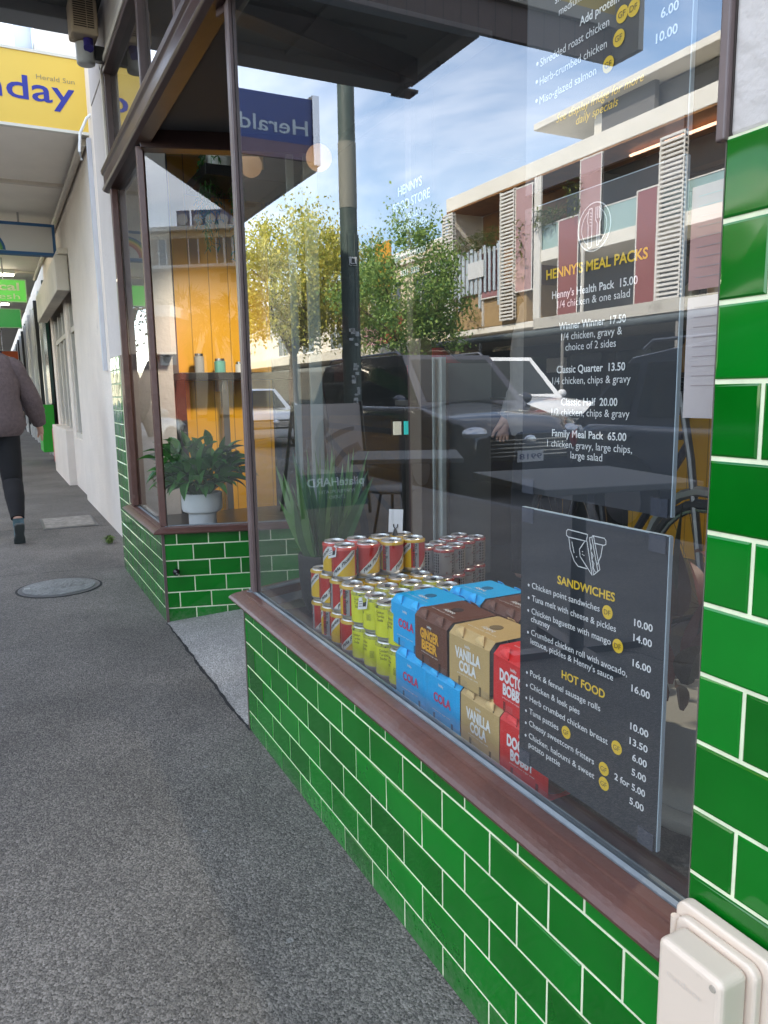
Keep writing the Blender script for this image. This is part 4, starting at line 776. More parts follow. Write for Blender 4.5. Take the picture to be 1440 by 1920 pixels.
# ------------------------------------------------------------------ soda cartons
CW, CD, CHH = 0.132, 0.132, 0.112
FX = 0.105
SPEC = {'cola': ((0.0, 0.42, 0.86), (0.62, 0.03, 0.12), ['COLA'], 'blue'), 'ginger': ((0.13, 0.040, 0.018), (0.85, 0.42, 0.02), ['GINGER', 'BEER'], 'brown'),
        'vanilla': ((0.56, 0.38, 0.15), (0.85, 0.85, 0.82), ['VANILLA', 'COLA'], 'tan'), 'doctor': ((0.72, 0.015, 0.015), (0.85, 0.82, 0.82), ['DOCTOR', 'BOBBY'], 'red')}
cb = {}
def make_carton(k, lab):
    col, tc_, lines, cn = SPEC[k]
    mc = mat(cn+'_carton', col, 0.45, var=0.05, vs=12); mt = mat(cn+'_carton_print', tc_, 0.5)
    t = thing('soda_carton', lab, 'soda carton', (0, 0, 0), 0, 'cartons of soda stacked in the window')
    ch = 0.014
    prof = [(0, 0.004), (0.003, 0.0), (CD-0.003, 0.0), (CD, 0.004), (CD, CHH-ch), (CD-ch, CHH), (ch, CHH), (0, CHH-ch)]
    m = MB(); n = len(prof); w2 = CW/2
    # sleeve: open at both ends, slightly waisted ends
    ys = [-w2, -w2+0.012, 0, w2-0.012, w2]; bul = [0.0, 0.0015, 0.002, 0.0015, 0.0]; vs = []
    for y, b in zip(ys, bul):
        for (x, z) in prof: vs.append((x-(b if x < 0.01 else 0), y, z+(b if z > 0.1 else 0)))
    fs = [(i*n+k2, i*n+(k2+1) % n, (i+1)*n+(k2+1) % n, (i+1)*n+k2) for i in range(4) for k2 in range(n)]
    m.add(vs, fs); o = m.build('sleeve', mc, None); o.parent = t; sm = o.modifiers.new('th', 'SOLIDIFY'); sm.thickness = 0.0008
    m = MB()
    for sy in (-1, 1):
        for cx in (0.033, 0.099): m.lathe([(0.026, 0.003), (0.0315, 0.008), (0.0315, 0.095), (0.027, 0.103), (0.0265, 0.107)], (cx, sy*0.0335, 0), 16)
    o = m.build('cans', mat('dark_can_side', (0.10, 0.085, 0.08), 0.35, metal=0.4), None, smooth=True); o.parent = t
    # half round can rims peeping through the slots of the shoulder
    m = MB(); md = MB()
    for yy in (-0.033, 0.033):
        for xx, sg in ((0.0, 1), (CD, -1)):
            pass
            pr = [(xx+sg*(0.0005+0.0125*(1-abs(math.cos(a)))), yy+0.0135*math.cos(a), CHH-0.010+0.0145*math.sin(a)) for a in [PI*k2/8 for k2 in range(9)]]
            m.tube(pr, 0.0008, 5); m.add([(p[0]-0.0006*sg, p[1], p[2]-0.0002) for p in pr], [tuple(range(len(pr)))]); md.box(xx-0.0008*sg, xx+0.0002*sg, yy-0.0155, yy-0.0135, CHH-ch-0.006, CHH-ch+0.004)
    # dark slots low on the front
    for yy in (-0.040, 0.028): md.box(-0.0028, -0.0018, yy-0.003, yy+0.003, 0.002, 0.020)
    md.lathe([(0.014, 0), (0.014, 0.0006)], (CD/2, 0.0, CHH+0.0022), 16)
    o = m.build('slot_lip', mat(cn+'_carton_light', [min(1, c*1.18+0.03) for c in col], 0.5), None); o.parent = t
    o = md.build('finger_hole', mat(cn+'_slot', [c*0.30 for c in col], 0.7), None); o.parent = t
    m = MB(); X = -0.0030
    def ft(s, y, z, wd, cap, b=0.0): text(m, s, (X, y+wd/2, z), wd, cap, bold=b)
    if len(lines) == 1: ft(lines[0], -0.004, 0.048, 0.066, 0.019, 0.035)
    else:
        ft(lines[0], 0.0, 0.058, 0.084 if k != 'ginger' else 0.076, 0.021, 0.045); ft(lines[1], 0.0, 0.034, 0.056 if k == 'vanilla' else 0.064, 0.020, 0.045)
    o = m.build('drink_name', mt, None); o.parent = t
    m = MB(); text(m, 'bobby', (X, 0.009, 0.084), 0.018, 0.006, bold=0.02); text(m, 'artisanal low sugar soda', (X, 0.034, 0.026), 0.068, 0.0032)
    text(m, 'bobby', (0.05, -0.02, CHH+0.0026), 0.04, 0.011, (0, 1, 0), (-1, 0, 0), bold=0.02); text(m, 'low sugar sparkling soda', (0.032, -0.045, CHH+0.0026), 0.09, 0.004, (0, 1, 0), (-1, 0, 0))
    o = m.build('small_print', mat('carton_small_print', (0.75, 0.75, 0.73), 0.5), None); o.parent = t
    m = MB()
    for yy in (-0.040, 0.028):
        for i in range(4): m.box(-0.0029, -0.0024, yy-0.026, yy-0.006, 0.006+i*0.003, 0.0068+i*0.003)
    o = m.build('fine_print', mat(cn+'_fine', [c*0.6+0.1 for c in col], 0.6), None); o.parent = t
    return t
def carton(k, y, x, z, lab, rz=0):
    if k not in cb: cb[k] = make_carton(k, lab); o = cb[k]
    else: o = copy_tree(cb[k]); o['label'] = lab
    o.location = (x, y, z); o.rotation_euler = (0, 0, rz); return o
for k, yc, lab in (('cola', 1.396, 'blue cola carton on the shelf, left of the two in the bottom layer'), ('cola', 1.263, 'blue cola carton on the shelf, right of the two in the bottom layer'), ('vanilla', 1.128, 'tan vanilla cola carton in the bottom layer'), ('doctor', 0.993, 'red soda carton in the bottom layer half behind the lower menu board')):
    carton(k, yc, FX, FZ, lab, rz=random.uniform(-0.03, 0.03))
for k, yc, lab, dx in (('cola', 1.432, 'blue cola carton in the front row of the upper layer next to the yellow cans', 0.008), ('ginger', 1.308, 'brown ginger beer carton in the front row of the upper layer', -0.002), ('vanilla', 1.166, 'tan vanilla cola carton in the front row of the upper layer', -0.001), ('doctor', 1.022, 'red soda carton in the front row of the upper layer beside the menu board', 0.0)):
    carton(k, yc-0.003, FX+dx, FZ+0.1135, lab, rz=random.uniform(-0.05, 0.05) if k != 'vanilla' else 0.03)
for k, yc, lab in (('cola', 1.42, 'blue cola carton in the back row of the upper layer'), ('ginger', 1.28, 'brown ginger beer carton in the back row of the upper layer'), ('vanilla', 1.14, 'tan vanilla cola carton in the back row of the upper layer')):
    carton(k, yc, FX+0.155, FZ+0.1135, lab); 
for k, yc, lab in (('cola', 1.41, 'blue cola carton in the back row of the bottom layer'), ('ginger', 1.27, 'brown ginger beer carton in the back row of the bottom layer'), ('vanilla', 1.13, 'tan carton in the back row of the bottom layer')):
    carton(k, yc, FX+0.155, FZ, lab)
# ------------------------------------------------------------------ plants
def leaf(mb, p0, d, ln, wd, droop, fold=0.25, n=7, roll=0.0, cup=0.0):
    d = Vector(d).normalized(); p = Vector(p0); side = d.cross(Vector((0, 0, 1)))
    if side.length < 1e-3: side = Vector((1, 0, 0))
    side.normalize(); vs = []; dirn = d.copy()
    side = (Matrix.Rotation(roll, 3, d) @ side)
    for i in range(n+1):
        t = i/n; wv = wd*math.sin(PI*min(1, (0.06+t*0.94))**0.8)*(1-0.25*t) if i < n else 0.0005
        nrm = side.cross(dirn).normalized(); q = nrm*(-wv*fold)
        vs += [p-side*wv/2-q, p, p+side*wv/2-q]
        dirn = (dirn+Vector((0, 0, -droop/n))).normalized(); p = p+dirn*ln/n
    mb.add(vs, [(3*i+a, 3*i+a+1, 3*i+a+4, 3*i+a+3) for i in range(n) for a in (0, 1)])
# peace lily in the far window
pc = Vector((0.285, 4.02, FZ)); M_LILY = leaf_mat('lily_leaf', (0.03, 0.12, 0.022), (0.09, 0.28, 0.05), 0.28, 0.2)
t = thing('potted_peace_lily', 'leafy dark green plant in a white pedestal pot in the far window', 'potted plant', tuple(pc))
m = MB(); m.lathe([(0.072, 0.0), (0.074, 0.004), (0.073, 0.058), (0.076, 0.064), (0.100, 0.074), (0.107, 0.088), (0.108, 0.165), (0.105, 0.172), (0.100, 0.172), (0.098, 0.160), (0.002, 0.155)], pc, 40)
m.build('pot', mat('white_ceramic', (0.85, 0.85, 0.84), 0.45, var=0.03, vs=9), t, smooth=True)
m = MB(); st = MB(); rnd = random.Random(3)
for i in range(150):
    a = rnd.uniform(0, 2*PI); el = rnd.uniform(0.42, 1.35); hl = rnd.uniform(0.09, 0.24)*(0.75+0.4*math.sin(el)); base_ = pc+Vector((0.04*math.cos(a), 0.04*math.sin(a), 0.16))
    d = Vector((math.cos(a)*math.cos(el), math.sin(a)*math.cos(el)*0.8, math.sin(el))); tip = base_+d*hl
    if tip.x < 0.075: continue
    st.tube([base_, base_+d*hl*0.5+Vector((0, 0, 0.01)), tip], 0.0022, 4, cap=False)
    d2 = (d+Vector((rnd.uniform(-.3, .3), rnd.uniform(-.3, .3), rnd.uniform(-.45, .1)))).normalized(); leaf(m, tip, d2, rnd.uniform(0.09, 0.15), rnd.uniform(0.050, 0.082), rnd.uniform(0.6, 1.8), roll=rnd.uniform(-.7, .7))
m.build('leaves', M_LILY, t, smooth=True); st.build('stems', mat('leaf_stem', (0.05, 0.12, 0.03), 0.5), t, smooth=True)
# snake plant in dark pot
pc = Vector((0.215, 2.155, FZ)); t = thing('potted_snake_plant', 'tall blade-leaved plant in a charcoal pot at the far corner of the big window', 'potted plant', tuple(pc))
m = MB(); m.lathe([(0.045, 0.0), (0.055, 0.008), (0.070, 0.05), (0.077, 0.12), (0.079, 0.185), (0.076, 0.192), (0.070, 0.190), (0.069, 0.17), (0.002, 0.165)], pc, 36); m.build('pot', mat('charcoal_pot', (0.012, 0.012, 0.013), 0.75, var=0.3, vs=25, bump=0.3, bs=80), t, smooth=True)
m = MB(); rnd = random.Random(5)
for i in range(60):
    a = rnd.uniform(0, 2*PI); ln = rnd.uniform(0.14, 0.37); lean = rnd.uniform(0.0, 0.45); p = pc+Vector((0.045*math.cos(a), 0.045*math.sin(a), 0.165))
    d = Vector((math.cos(a)*lean, math.sin(a)*lean, 1)); leaf(m, p, d, ln, rnd.uniform(0.026, 0.048), rnd.uniform(0.0, 0.25), fold=0.35, roll=rnd.uniform(0, 3), n=6)
m.build('leaves', leaf_mat('snake_leaf', (0.025, 0.085, 0.025), (0.14, 0.30, 0.08), 0.35, 0.1), t, smooth=True)
# plant in pale pot behind the boards
pc = Vector((0.335, 0.80, FZ)); t = thing('potted_plant', 'dark leafy plant in a silver pot behind the menu boards near the pier', 'potted plant', tuple(pc))
m = MB(); m.lathe([(0.118, 0.0), (0.124, 0.006), (0.126, 0.022), (0.118, 0.026), (0.002, 0.026)], pc, 48); m.build('saucer', mat('ivory_saucer', (0.5, 0.49, 0.42), 0.4), t, smooth=True)
m = MB(); m.lathe([(0.098, 0.026), (0.106, 0.032), (0.110, 0.15), (0.112, 0.172), (0.107, 0.172), (0.104, 0.16), (0.002, 0.158)], pc, 48); m.build('pot', mat('silver_glaze', (0.50, 0.50, 0.46), 0.35, metal=0.3), t, smooth=True)
m = MB(); rnd = random.Random(9)
for i in range(60):
    a = rnd.uniform(0, 2*PI); el = rnd.uniform(0.4, 1.4); p = pc+Vector((0.05*math.cos(a), 0.05*math.sin(a), 0.16)); d = Vector((math.cos(a)*math.cos(el), math.sin(a)*math.cos(el), math.sin(el)*1.3)); tip = p+d*rnd.uniform(0.05, 0.26)
    if tip.x < 0.22: continue
    leaf(m, tip, (d.x*0.4+0.1, d.y, d.z), rnd.uniform(0.08, 0.15), rnd.uniform(0.03, 0.055), 1.2, roll=rnd.uniform(-1, 1))
m.build('leaves', leaf_mat('dull_leaf', (0.02, 0.05, 0.015), (0.22, 0.08, 0.07), 0.5, 0.1), t, smooth=True)
# shelf with hanging plant in the far window
def atY(px, py, y): return onY(px, py, y)
t = thing('wall_shelf', 'black shelf high on the yellow wall holding a trailing plant', 'shelf', (0.85, 4.8, 2.4))
a = onY(372, 318, 4.6); m = MB(); m.box(a.x, a.x+0.6, 4.45, 4.955, a.z-0.06, a.z); m.build('board', M_BLACK, t, bevel=0.003)
pc = Vector((a.x+0.13, 4.62, a.z)); t = thing('trailing_plant', 'trailing plant in a white pot on the high black shelf', 'potted plant', tuple(pc))
m = MB(); m.lathe([(0.065, 0.0), (0.08, 0.01), (0.095, 0.14), (0.09, 0.15), (0.002, 0.14)], pc, 28); m.build('pot', MATS['white_ceramic'], t, smooth=True)
m = MB(); rnd = random.Random(11)
for i in range(26):
    an = rnd.uniform(0, 2*PI); q = pc+Vector((0.09*math.cos(an), 0.09*math.sin(an), 0.15)); ln = rnd.uniform(0.15, 0.62); path = [pc+Vector((0, 0, 0.15)), q+Vector((0.02*math.cos(an), 0.02*math.sin(an), 0.01))]
    k = 0
    while k < ln: k += 0.05; path.append(path[-1]+Vector((rnd.uniform(-.014, .014), rnd.uniform(-.014, .014), -0.05)))
    if min(p.y for p in path) < 3.9: continue
    m.tube(path, 0.0022, 4, cap=False)
    for p in path[1:]:
        for kk in range(2): leaf(m, p, (rnd.uniform(-1, 1), rnd.uniform(-1, 0.2), rnd.uniform(-.6, .2)), rnd.uniform(0.03, 0.06), rnd.uniform(0.015, 0.028), 0.8, n=3)
m.build('vines', M_LILY, t)
# high bar table in the far window
a = onY(330, 688, 4.5); b_ = onY(465, 700, 4.5)
t = thing('bar_table', 'black high bar table against the yellow wall', 'table', (0.7, 4.6, 0.06))
m = MB(); m.box(0.36, 1.15, 4.70, 4.955, 1.19, 1.235); m.build('top', M_BLACK, t, bevel=0.004)
m = MB(); m.box(0.62, 0.66, 4.74, 4.78, 0.06, 1.19); m.box(0.63, 0.645, 4.72, 4.94, 1.12, 1.19); m.build('leg', mat('steel_leg', (0.3, 0.29, 0.27), 0.35, metal=0.8), t)
m = MB(); m.box(0.36, 0.42, 4.86, 4.92, 0.06, 1.19); m.build('leg', M_BLACK, t)
for i, (x, h, rr_, c, lab) in enumerate(((0.50, 0.10, 0.030, (0.3, 0.3, 0.3), 'grey jar on the black bar table'), (0.63, 0.07, 0.035, (0.1, 0.35, 0.28), 'small green tin on the black bar table'), (0.76, 0.05, 0.03, (0.6, 0.6, 0.58), 'white cup on the black bar table'))):
    t = thing('jar', lab, 'jar', (x, 4.8, 1.235)); m = MB(); m.lathe([(rr_, 0), (rr_, h), (rr_*0.8, h+0.004)], (x, 4.8, 1.235), 18); m.build('body', mat('jar%d' % i, c, 0.3), t, smooth=True)
    m = MB(); m.lathe([(rr_*0.9, h+0.004), (rr_*0.9, h+0.018)], (x, 4.8, 1.235), 18); m.build('lid', M_METAL, t, smooth=True)
# ------------------------------------------------------------------ interior
gl = mat('glowing_globe', (1.0, 0.56, 0.28), 0.5, emit=0.08)
LAMPS = []
for px, py, y, lab in ((470, 310, 3.9, 'round glowing pendant globe left of the other one inside the shop'), (598, 296, 3.3, 'round glowing pendant globe over the middle of the shop')):
    p = onY(px, py, y); LAMPS.append((p.x, p.y, p.z-0.12, 6.5 if px < 500 else 2.5)); t = thing('pendant_lamp', lab, 'lamp', tuple(p), 0, 'globe pendant lamps')
    m = MB(); m.ball(p, 0.058, 20); m.build('globe', gl, t, smooth=True); m = MB(); m.tube([p+Vector((0, 0, 0.058)), (p.x, p.y, 2.82)], 0.003, 5); m.lathe([(0.012, 0.05), (0.012, 0.09)], p, 12); m.build('cord', M_INK, t)
for (x, y, z), tgt, e, ang in (((LAMPS[0][0]-0.1, LAMPS[0][1]-0.1, 1.85), (0.72, 4.95, 1.0), 17, 1.55), ((1.9, 0.9, 2.2), (3.0, 1.7, 0.5), 26, 1.2), ((1.3, 1.0, 2.6), (0.35, 1.2, 0.5), 30, 1.2)):  # unseen spots added to brighten the yellow walls, cartons and potted plant
    l_ = bpy.data.lights.new('fill_spot', 'SPOT'); l_.energy = e; l_.color = (1, 0.86, 0.66); l_.spot_size = ang; l_.spot_blend = 1.0; l_.shadow_soft_size = 0.06; o = bpy.data.objects.new('fill_spot', l_); COL.objects.link(o); o.location = (x, y, z)
    o.rotation_euler = (Vector(tgt)-Vector((x, y, z))).to_track_quat('-Z', 'Y').to_euler()
def table(nm, lab, x, y, z, top_h, rx, ry, mt, n=4, rot=0.0, group=None, foot='cross'):
    t = thing(nm, lab, 'table', (x, y, z), rot, group)
    m = MB()
    if n == 4: m.box(-rx, rx, -ry, ry, top_h-0.025, top_h)
    else: m.lathe([(rx-0.01, top_h-0.03), (rx, top_h-0.02), (rx, top_h-0.005), (rx-0.005, top_h)], n=32)
    o = m.build('top', mt, t, local=True, bevel=0.004)
    m = MB(); m.tube([(0, 0, 0.02), (0, 0, top_h-0.025)], 0.03, 12); m.build('pedestal', M_BLACK, t, local=True, smooth=True)
    m = MB(); m.lathe([(0.22, 0.0), (0.22, 0.012), (0.05, 0.03)], n=28) if foot != 'cross' else (m.box(-0.3, 0.3, -0.03, 0.03, 0, 0.03), m.box(-0.03, 0.03, -0.3, 0.3, 0, 0.03))
    m.build('base', M_BLACK, t, local=True); return t
table('wooden_bench_table', 'round timber table by the yellow dado behind the pier', 1.55, 1.28, 0.06, 0.83, 0.20, 0.2, mat('warm_timber', (0.35, 0.17, 0.09), 0.4, var=0.2, vs=8), n=32, foot='disc')
# bicycle
def bicycle(nm, lab, fx, rx_, z, col):
    f, r_ = Vector((fx[0], fx[1], z+0.34)), Vector((rx_[0], rx_[1], z+0.34)); t = thing(nm, lab, 'bicycle', (f.x, f.y, z)); d = (f-r_).normalized(); sd_ = d.cross(Vector((0, 0, 1)))
    L_ = (f-r_).length; Pn = lambda a, h: r_+d*a+Vector((0, 0, h-0.34))
    for c in (f, r_):
        R_ = Matrix((d, sd_, Vector((0, 0, 1)))).transposed(); mw = MB()
        mw.tube([c+d*0.33*math.cos(2*PI*k/36)+Vector((0, 0, 0.33*math.sin(2*PI*k/36))) for k in range(37)], 0.016, 6, cap=False); w_ = mw.build('wheel', mat('tyre', (0.02, 0.02, 0.02), 0.8), t, smooth=True)
        mw = MB(); mw.tube([c+d*0.31*math.cos(2*PI*k/36)+Vector((0, 0, 0.31*math.sin(2*PI*k/36))) for k in range(37)], 0.008, 6, cap=False)
        for k in range(20): mw.tube([c, c+d*0.31*math.cos(2*PI*k/20)+Vector((0, 0, 0.31*math.sin(2*PI*k/20)))], 0.0012, 3, cap=False)
        mw.build('rim', M_METAL, w_)
    m = MB()
    for a, b in (((0, .34), (.42, .30)), ((0, .34), (.28, .85)), ((.42, .30), (.28, .85)), ((.42, .30), (L_-.12, .85)), ((.28, .82), (L_-.14, .88))): m.tube([Pn(*a), Pn(*b)], 0.014, 8)
    m.build('frame', mat('bike_frame', col, 0.3), t, smooth=True)
    m = MB(); m.tube([Pn(L_, .34), Pn(L_-.10, .80), Pn(L_-.17, 1.02)], 0.013, 8); m.build('fork', mat('dark_steel', (0.12, 0.12, 0.12), 0.4, metal=0.6), t, smooth=True)
    m = MB(); hb = Pn(L_-.17, 1.04); m.tube([hb-sd_*0.28-d*0.12, hb-sd_*0.26+d*0.02, hb, hb+sd_*0.26+d*0.02, hb+sd_*0.28-d*0.12], 0.013, 8); m.build('handlebar', M_BLACK, t, smooth=True)
    m = MB(); m.prism([(-.10, -.07), (-.10, .07), (.16, .015), (.16, -.015)], Pn(.25, .9), d, sd_, (0, 0, 1), 0.05); m.build('saddle', M_BLACK, t, bevel=0.015)
    m = MB(); m.tube([c+d*0.37*math.cos(k/10*PI*0.8+0.2)+Vector((0, 0, 0.37*math.sin(k/10*PI*0.8+0.2))) for k in range(11) for c in (f,)], 0.017, 6); m.build('mudguard', mat('silver_guard', (0.5, 0.5, 0.5), 0.3, metal=0.8), t, smooth=True)
bicycle('bicycle', 'dark bicycle parked against the yellow dado inside the shop', (1.30, 1.62), (1.55, 2.60), 0.06, (0.02, 0.02, 0.025))
t = thing('easel', 'black timber easel frame standing behind the big window', 'easel', (0.9, 3.2, 0.07))
for a, b in (((0.72, 3.62, 0.07), (0.84, 3.7, 1.15)), ((0.98, 3.62, 0.07), (0.86, 3.7, 1.15)), ((0.76, 3.62, 0.5), (0.95, 3.62, 0.5))):
    m = MB(); m.tube([a, b], 0.014, 4); m.build('leg' if a[2] < 0.2 else 'rail', M_BLACK, t)
# counter, screens and clutter deep inside
t = thing('shop_counter', 'dark serving counter deep inside the shop', 'counter', (2.4, 4.3, 0.06)); m = MB(); m.box(1.9, 3.4, 4.1, 4.7, 0.06, 1.0); m.build('body', mat('counter_body', (0.05, 0.045, 0.04), 0.5), t, bevel=0.01); m = MB(); m.box(1.85, 3.45, 4.05, 4.75, 1.0, 1.04); m.build('top', mat('counter_top', (0.2, 0.19, 0.18), 0.3), t, bevel=0.004)
for x, c, nm, lab in ((onY(743, 809, 4.05).x, (0.9, 0.85, 0.7), 'lit_panel', 'small lit cream panel on the counter'), (onY(763, 809, 4.05).x, (0.05, 0.75, 0.72), 'teal_panel', 'small lit teal screen on the counter')):
    t = thing('screen', lab, 'screen', (x, 4.05, 0.84)); m = MB(); m.box(x-0.024, x+0.024, 4.03, 4.045, 0.84, 0.92); m.build('display', mat(nm, c, 0.5, emit=0.12), t); m = MB(); m.box(x-0.028, x+0.028, 4.046, 4.06, 0.83, 0.93); m.build('bezel', M_BLACK, t)
t = thing('shop_shelving', 'dark shelving with goods on the back wall of the shop', 'shelving', (2.95, 3.0, 0.95)); m = MB()
for z in (1.15, 1.5, 1.85, 2.2): m.box(2.7, 2.99, 0.4, 3.6, z, z+0.025)
m.build('shelf_board', mat('dark_timber', (0.05, 0.03, 0.02), 0.5), t)
rnd = random.Random(21)
for z in (1.175, 1.525, 1.875):
    y = 0.5
    while y < 3.5:
        wd = rnd.uniform(0.05, 0.12); h = rnd.uniform(0.1, 0.24); m = MB(); m.lathe([(wd/2, 0), (wd/2, h*0.7), (wd*0.2, h*0.85), (wd*0.2, h)], (2.82, y, z), 10)
        c = rnd.choice([(0.3, 0.05, 0.03), (0.35, 0.3, 0.2), (0.06, 0.08, 0.05), (0.4, 0.4, 0.38), (0.3, 0.14, 0.02)]); o = m.build('bottle', mat('btl%s' % (c,), c, 0.3), None, smooth=True)
        tag(o, 'small bottle among the goods on the dark shelves at the back of the shop', 'bottle', 'bottles on the back shelves'); y += wd+rnd.uniform(0.05, 0.35)
m = MB(); m.lathe([(0.16, 0), (0.17, 0.1), (0.05, 0.2)], onY(815, 716, 4.0), 20); q = thing('red_lampshade', 'red lampshade hanging inside behind the grey post', 'lamp', tuple(onY(815, 716, 4.0))); m.build('shade', mat('red_shade', (0.5, 0.03, 0.03), 0.6), q, smooth=True)
m = MB(); p = onY(815, 716, 4.0); m.tube([p+Vector((0, 0, 0.2)), (p.x, p.y, 2.82)], 0.004, 5); m.build('cord', M_INK, q)
# ------------------------------------------------------------------ people
def skin_mesh(name, nodes, edges, mt, parent, sub=2):
    me = bpy.data.meshes.new(name); me.from_pydata([n[:3] for n in nodes], edges, []); o = bpy.data.objects.new(name, me); COL.objects.link(o); me.materials.append(mt)
    sk = o.modifiers.new('skin', 'SKIN'); sk.use_smooth_shade = True
    for i, n in enumerate(nodes):
        r_ = n[3]; me.skin_vertices[0].data[i].radius = r_ if isinstance(r_, tuple) else (r_, r_)
    me.skin_vertices[0].data[0].use_root = True; s = o.modifiers.new('s', 'SUBSURF'); s.levels = sub; s.render_levels = sub
    dg = bpy.context.evaluated_depsgraph_get(); nm = bpy.data.meshes.new_from_object(o.evaluated_get(dg)); o.modifiers.clear(); o.data = nm; nm.name = name
    nm.polygons.foreach_set('use_smooth', [True]*len(nm.polygons)); nm.materials.clear(); nm.materials.append(mt); o.parent = parent; return o
M_SKIN = mat('skin', (0.50, 0.29, 0.21), 0.55)
def person(lab, loc, rz, top, topm, legm, shoem, hairm, H=1.68, stride=0.22, bare=False, loose=1.25):
    """walks towards local +Y; measured for a 1.68 m figure"""
    t = thing('person', lab, 'person', loc, rz); k = H/1.68
    hip, kn, sh, nk = 0.88*k, 0.48*k, 1.38*k, 1.46*k
    # right foot planted ahead, left foot behind with the heel up
    fr = (-0.085, stride*0.9, 0.075); bl = (0.095, -stride*1.35, 0.17); kr = (-0.09, stride*0.62, kn); kl = (0.095, -stride*0.28, kn-0.03)
    B = []; E = []
    def n(*a): B.append(a); return len(B)-1
    p0 = n(0, 0, hip+0.03, (0.10, 0.08)); w_ = n(0, 0.0, 1.06*k, (0.105, 0.085)); ch = n(0, 0.01, 1.24*k, (0.13, 0.095)); nb_ = n(0, 0.015, 1.39*k, (0.085, 0.06)); ne = n(0, 0.02, nk, 0.047); hd = n(0, 0.035, 1.53*k, (0.082, 0.100)); h2 = n(0, 0.03, 1.60*k, (0.084, 0.106)); h3 = n(0, 0.02, 1.66*k, 0.066)
    E += [(p0, w_), (w_, ch), (ch, nb_), (nb_, ne), (ne, hd), (hd, h2), (h2, h3)]
    legs = []
    for s, kk, ff in ((-1, kr, fr), (1, kl, bl)):
        a = n(s*0.085, 0, hip-0.04, (0.088, 0.095)); b = n(kk[0], kk[1], kk[2], 0.058); c = n((kk[0]+ff[0])/2, (kk[1]*0.55+ff[1]*0.45)-0.01, (kk[2]*0.62+ff[2]*0.38), 0.052); d = n(ff[0], ff[1], ff[2], 0.036); E += [(p0, a), (a, b), (b, c), (c, d)]; legs.append((a, b, c, d))
    arms = []
    for s, sw in ((1, 0.16), (-1, -0.18)):
        a = n(s*0.175, 0, 1.355*k, 0.052); b = n(s*0.285, sw*0.35, 1.09*k, 0.042); c = n(s*0.345, sw, 0.87*k, 0.030); d = n(s*0.352, sw*1.15, 0.82*k, (0.020, 0.034)); E += [(nb_, a), (a, b), (b, c), (c, d)]; arms.append((a, b, c, d))
        for j in range(4):
            q = n(s*0.356, sw*1.15-0.028+j*0.019, 0.775*k, 0.0085); q2 = n(s*0.355, sw*1.18-0.028+j*0.018, (0.735+0.008*abs(j-1.5))*k, 0.0075); E += [(d, q), (q, q2)]
        q = n(s*0.340, sw*1.15+0.045, 0.80*k, 0.010); q2 = n(s*0.330, sw*1.15+0.055, 0.765*k, 0.008); E += [(c, q), (q, q2)]
    bb = skin_mesh('body', B, E, M_SKIN, t)
    # clothing sits over the body: lofted torso with sleeves, lofted seat with trouser legs
    rnd = random.Random(int(H*1000)); lz = loose/1.25
    def loft(mb, rings, n=24, fold=0.0):
        vs = []
        for (cx, cy, z, rx, ry) in rings:
            for a in range(n):
                th = 2*PI*a/n; f_ = 1+fold*(math.sin(3*th+z*23)+0.6*math.sin(5*th-z*41)); vs.append((cx+rx*f_*math.cos(th), cy+ry*f_*math.sin(th), z))
        mb.add(vs, [(r_*n+a, r_*n+(a+1) % n, (r_+1)*n+(a+1) % n, (r_+1)*n+a) for r_ in range(len(rings)-1) for a in range(n)])
    def limb(mb, pts, rad, fold=0.0, n=16):
        P_ = []; R_ = []
        for a in range(len(pts)-1):
            for q in range(5): u = q/5; P_.append(Vector(pts[a]).lerp(Vector(pts[a+1]), u)); R_.append((rad[a]+(rad[a+1]-rad[a])*u)*(1+fold*math.sin(len(P_)*2.1)+fold*rnd.uniform(-.6, .6)))
        P_.append(Vector(pts[-1])); R_.append(rad[-1]); mb.tube(P_, R_, n)
    m = MB(); loft(m, [(0, 0, 0.80*k, 0.165*lz, 0.125*lz), (0, 0, 0.82*k, 0.178*lz, 0.135*lz), (0, 0, 0.88*k, 0.200*lz, 0.150*lz), (0, 0, 0.97*k, 0.195*lz, 0.145*lz), (0, 0, 1.08*k, 0.180*lz, 0.135*lz), (0, 0, 1.20*k, 0.188*lz, 0.135*lz), (0, 0, 1.30*k, 0.202, 0.125), (0, 0.0, 1.36*k, 0.200, 0.108), (0, 0.0, 1.395*k, 0.170, 0.096), (0, 0.01, 1.425*k, 0.110, 0.084), (0, 0.015, 1.445*k, 0.068, 0.066)], fold=0.022)
    for a in arms:
        p_ = [B[q][:3] for q in a[:3]]; sg = 1 if p_[0][0] > 0 else -1
        limb(m, [(sg*0.12, 0, 1.355*k), (p_[0][0]+sg*0.005, p_[0][1], p_[0][2]-0.025), p_[1], ((p_[1][0]+p_[2][0])/2, (p_[1][1]+p_[2][1])/2, (p_[1][2]+p_[2][2])/2), (p_[2][0], p_[2][1], p_[2][2]+0.01)], [0.052, 0.060*lz, 0.064*lz, 0.064*lz, 0.044*lz], fold=0.03)
    m.build(top, topm, t, local=True, smooth=True)
    m = MB(); loft(m, [(0, 0, 1.0*k, 0.130, 0.10), (0, 0, 0.90*k, 0.155, 0.12), (0, 0, 0.82*k, 0.158, 0.122), (0, 0, 0.77*k, 0.13, 0.10), (0, 0, 0.755*k, 0.02, 0.02)])
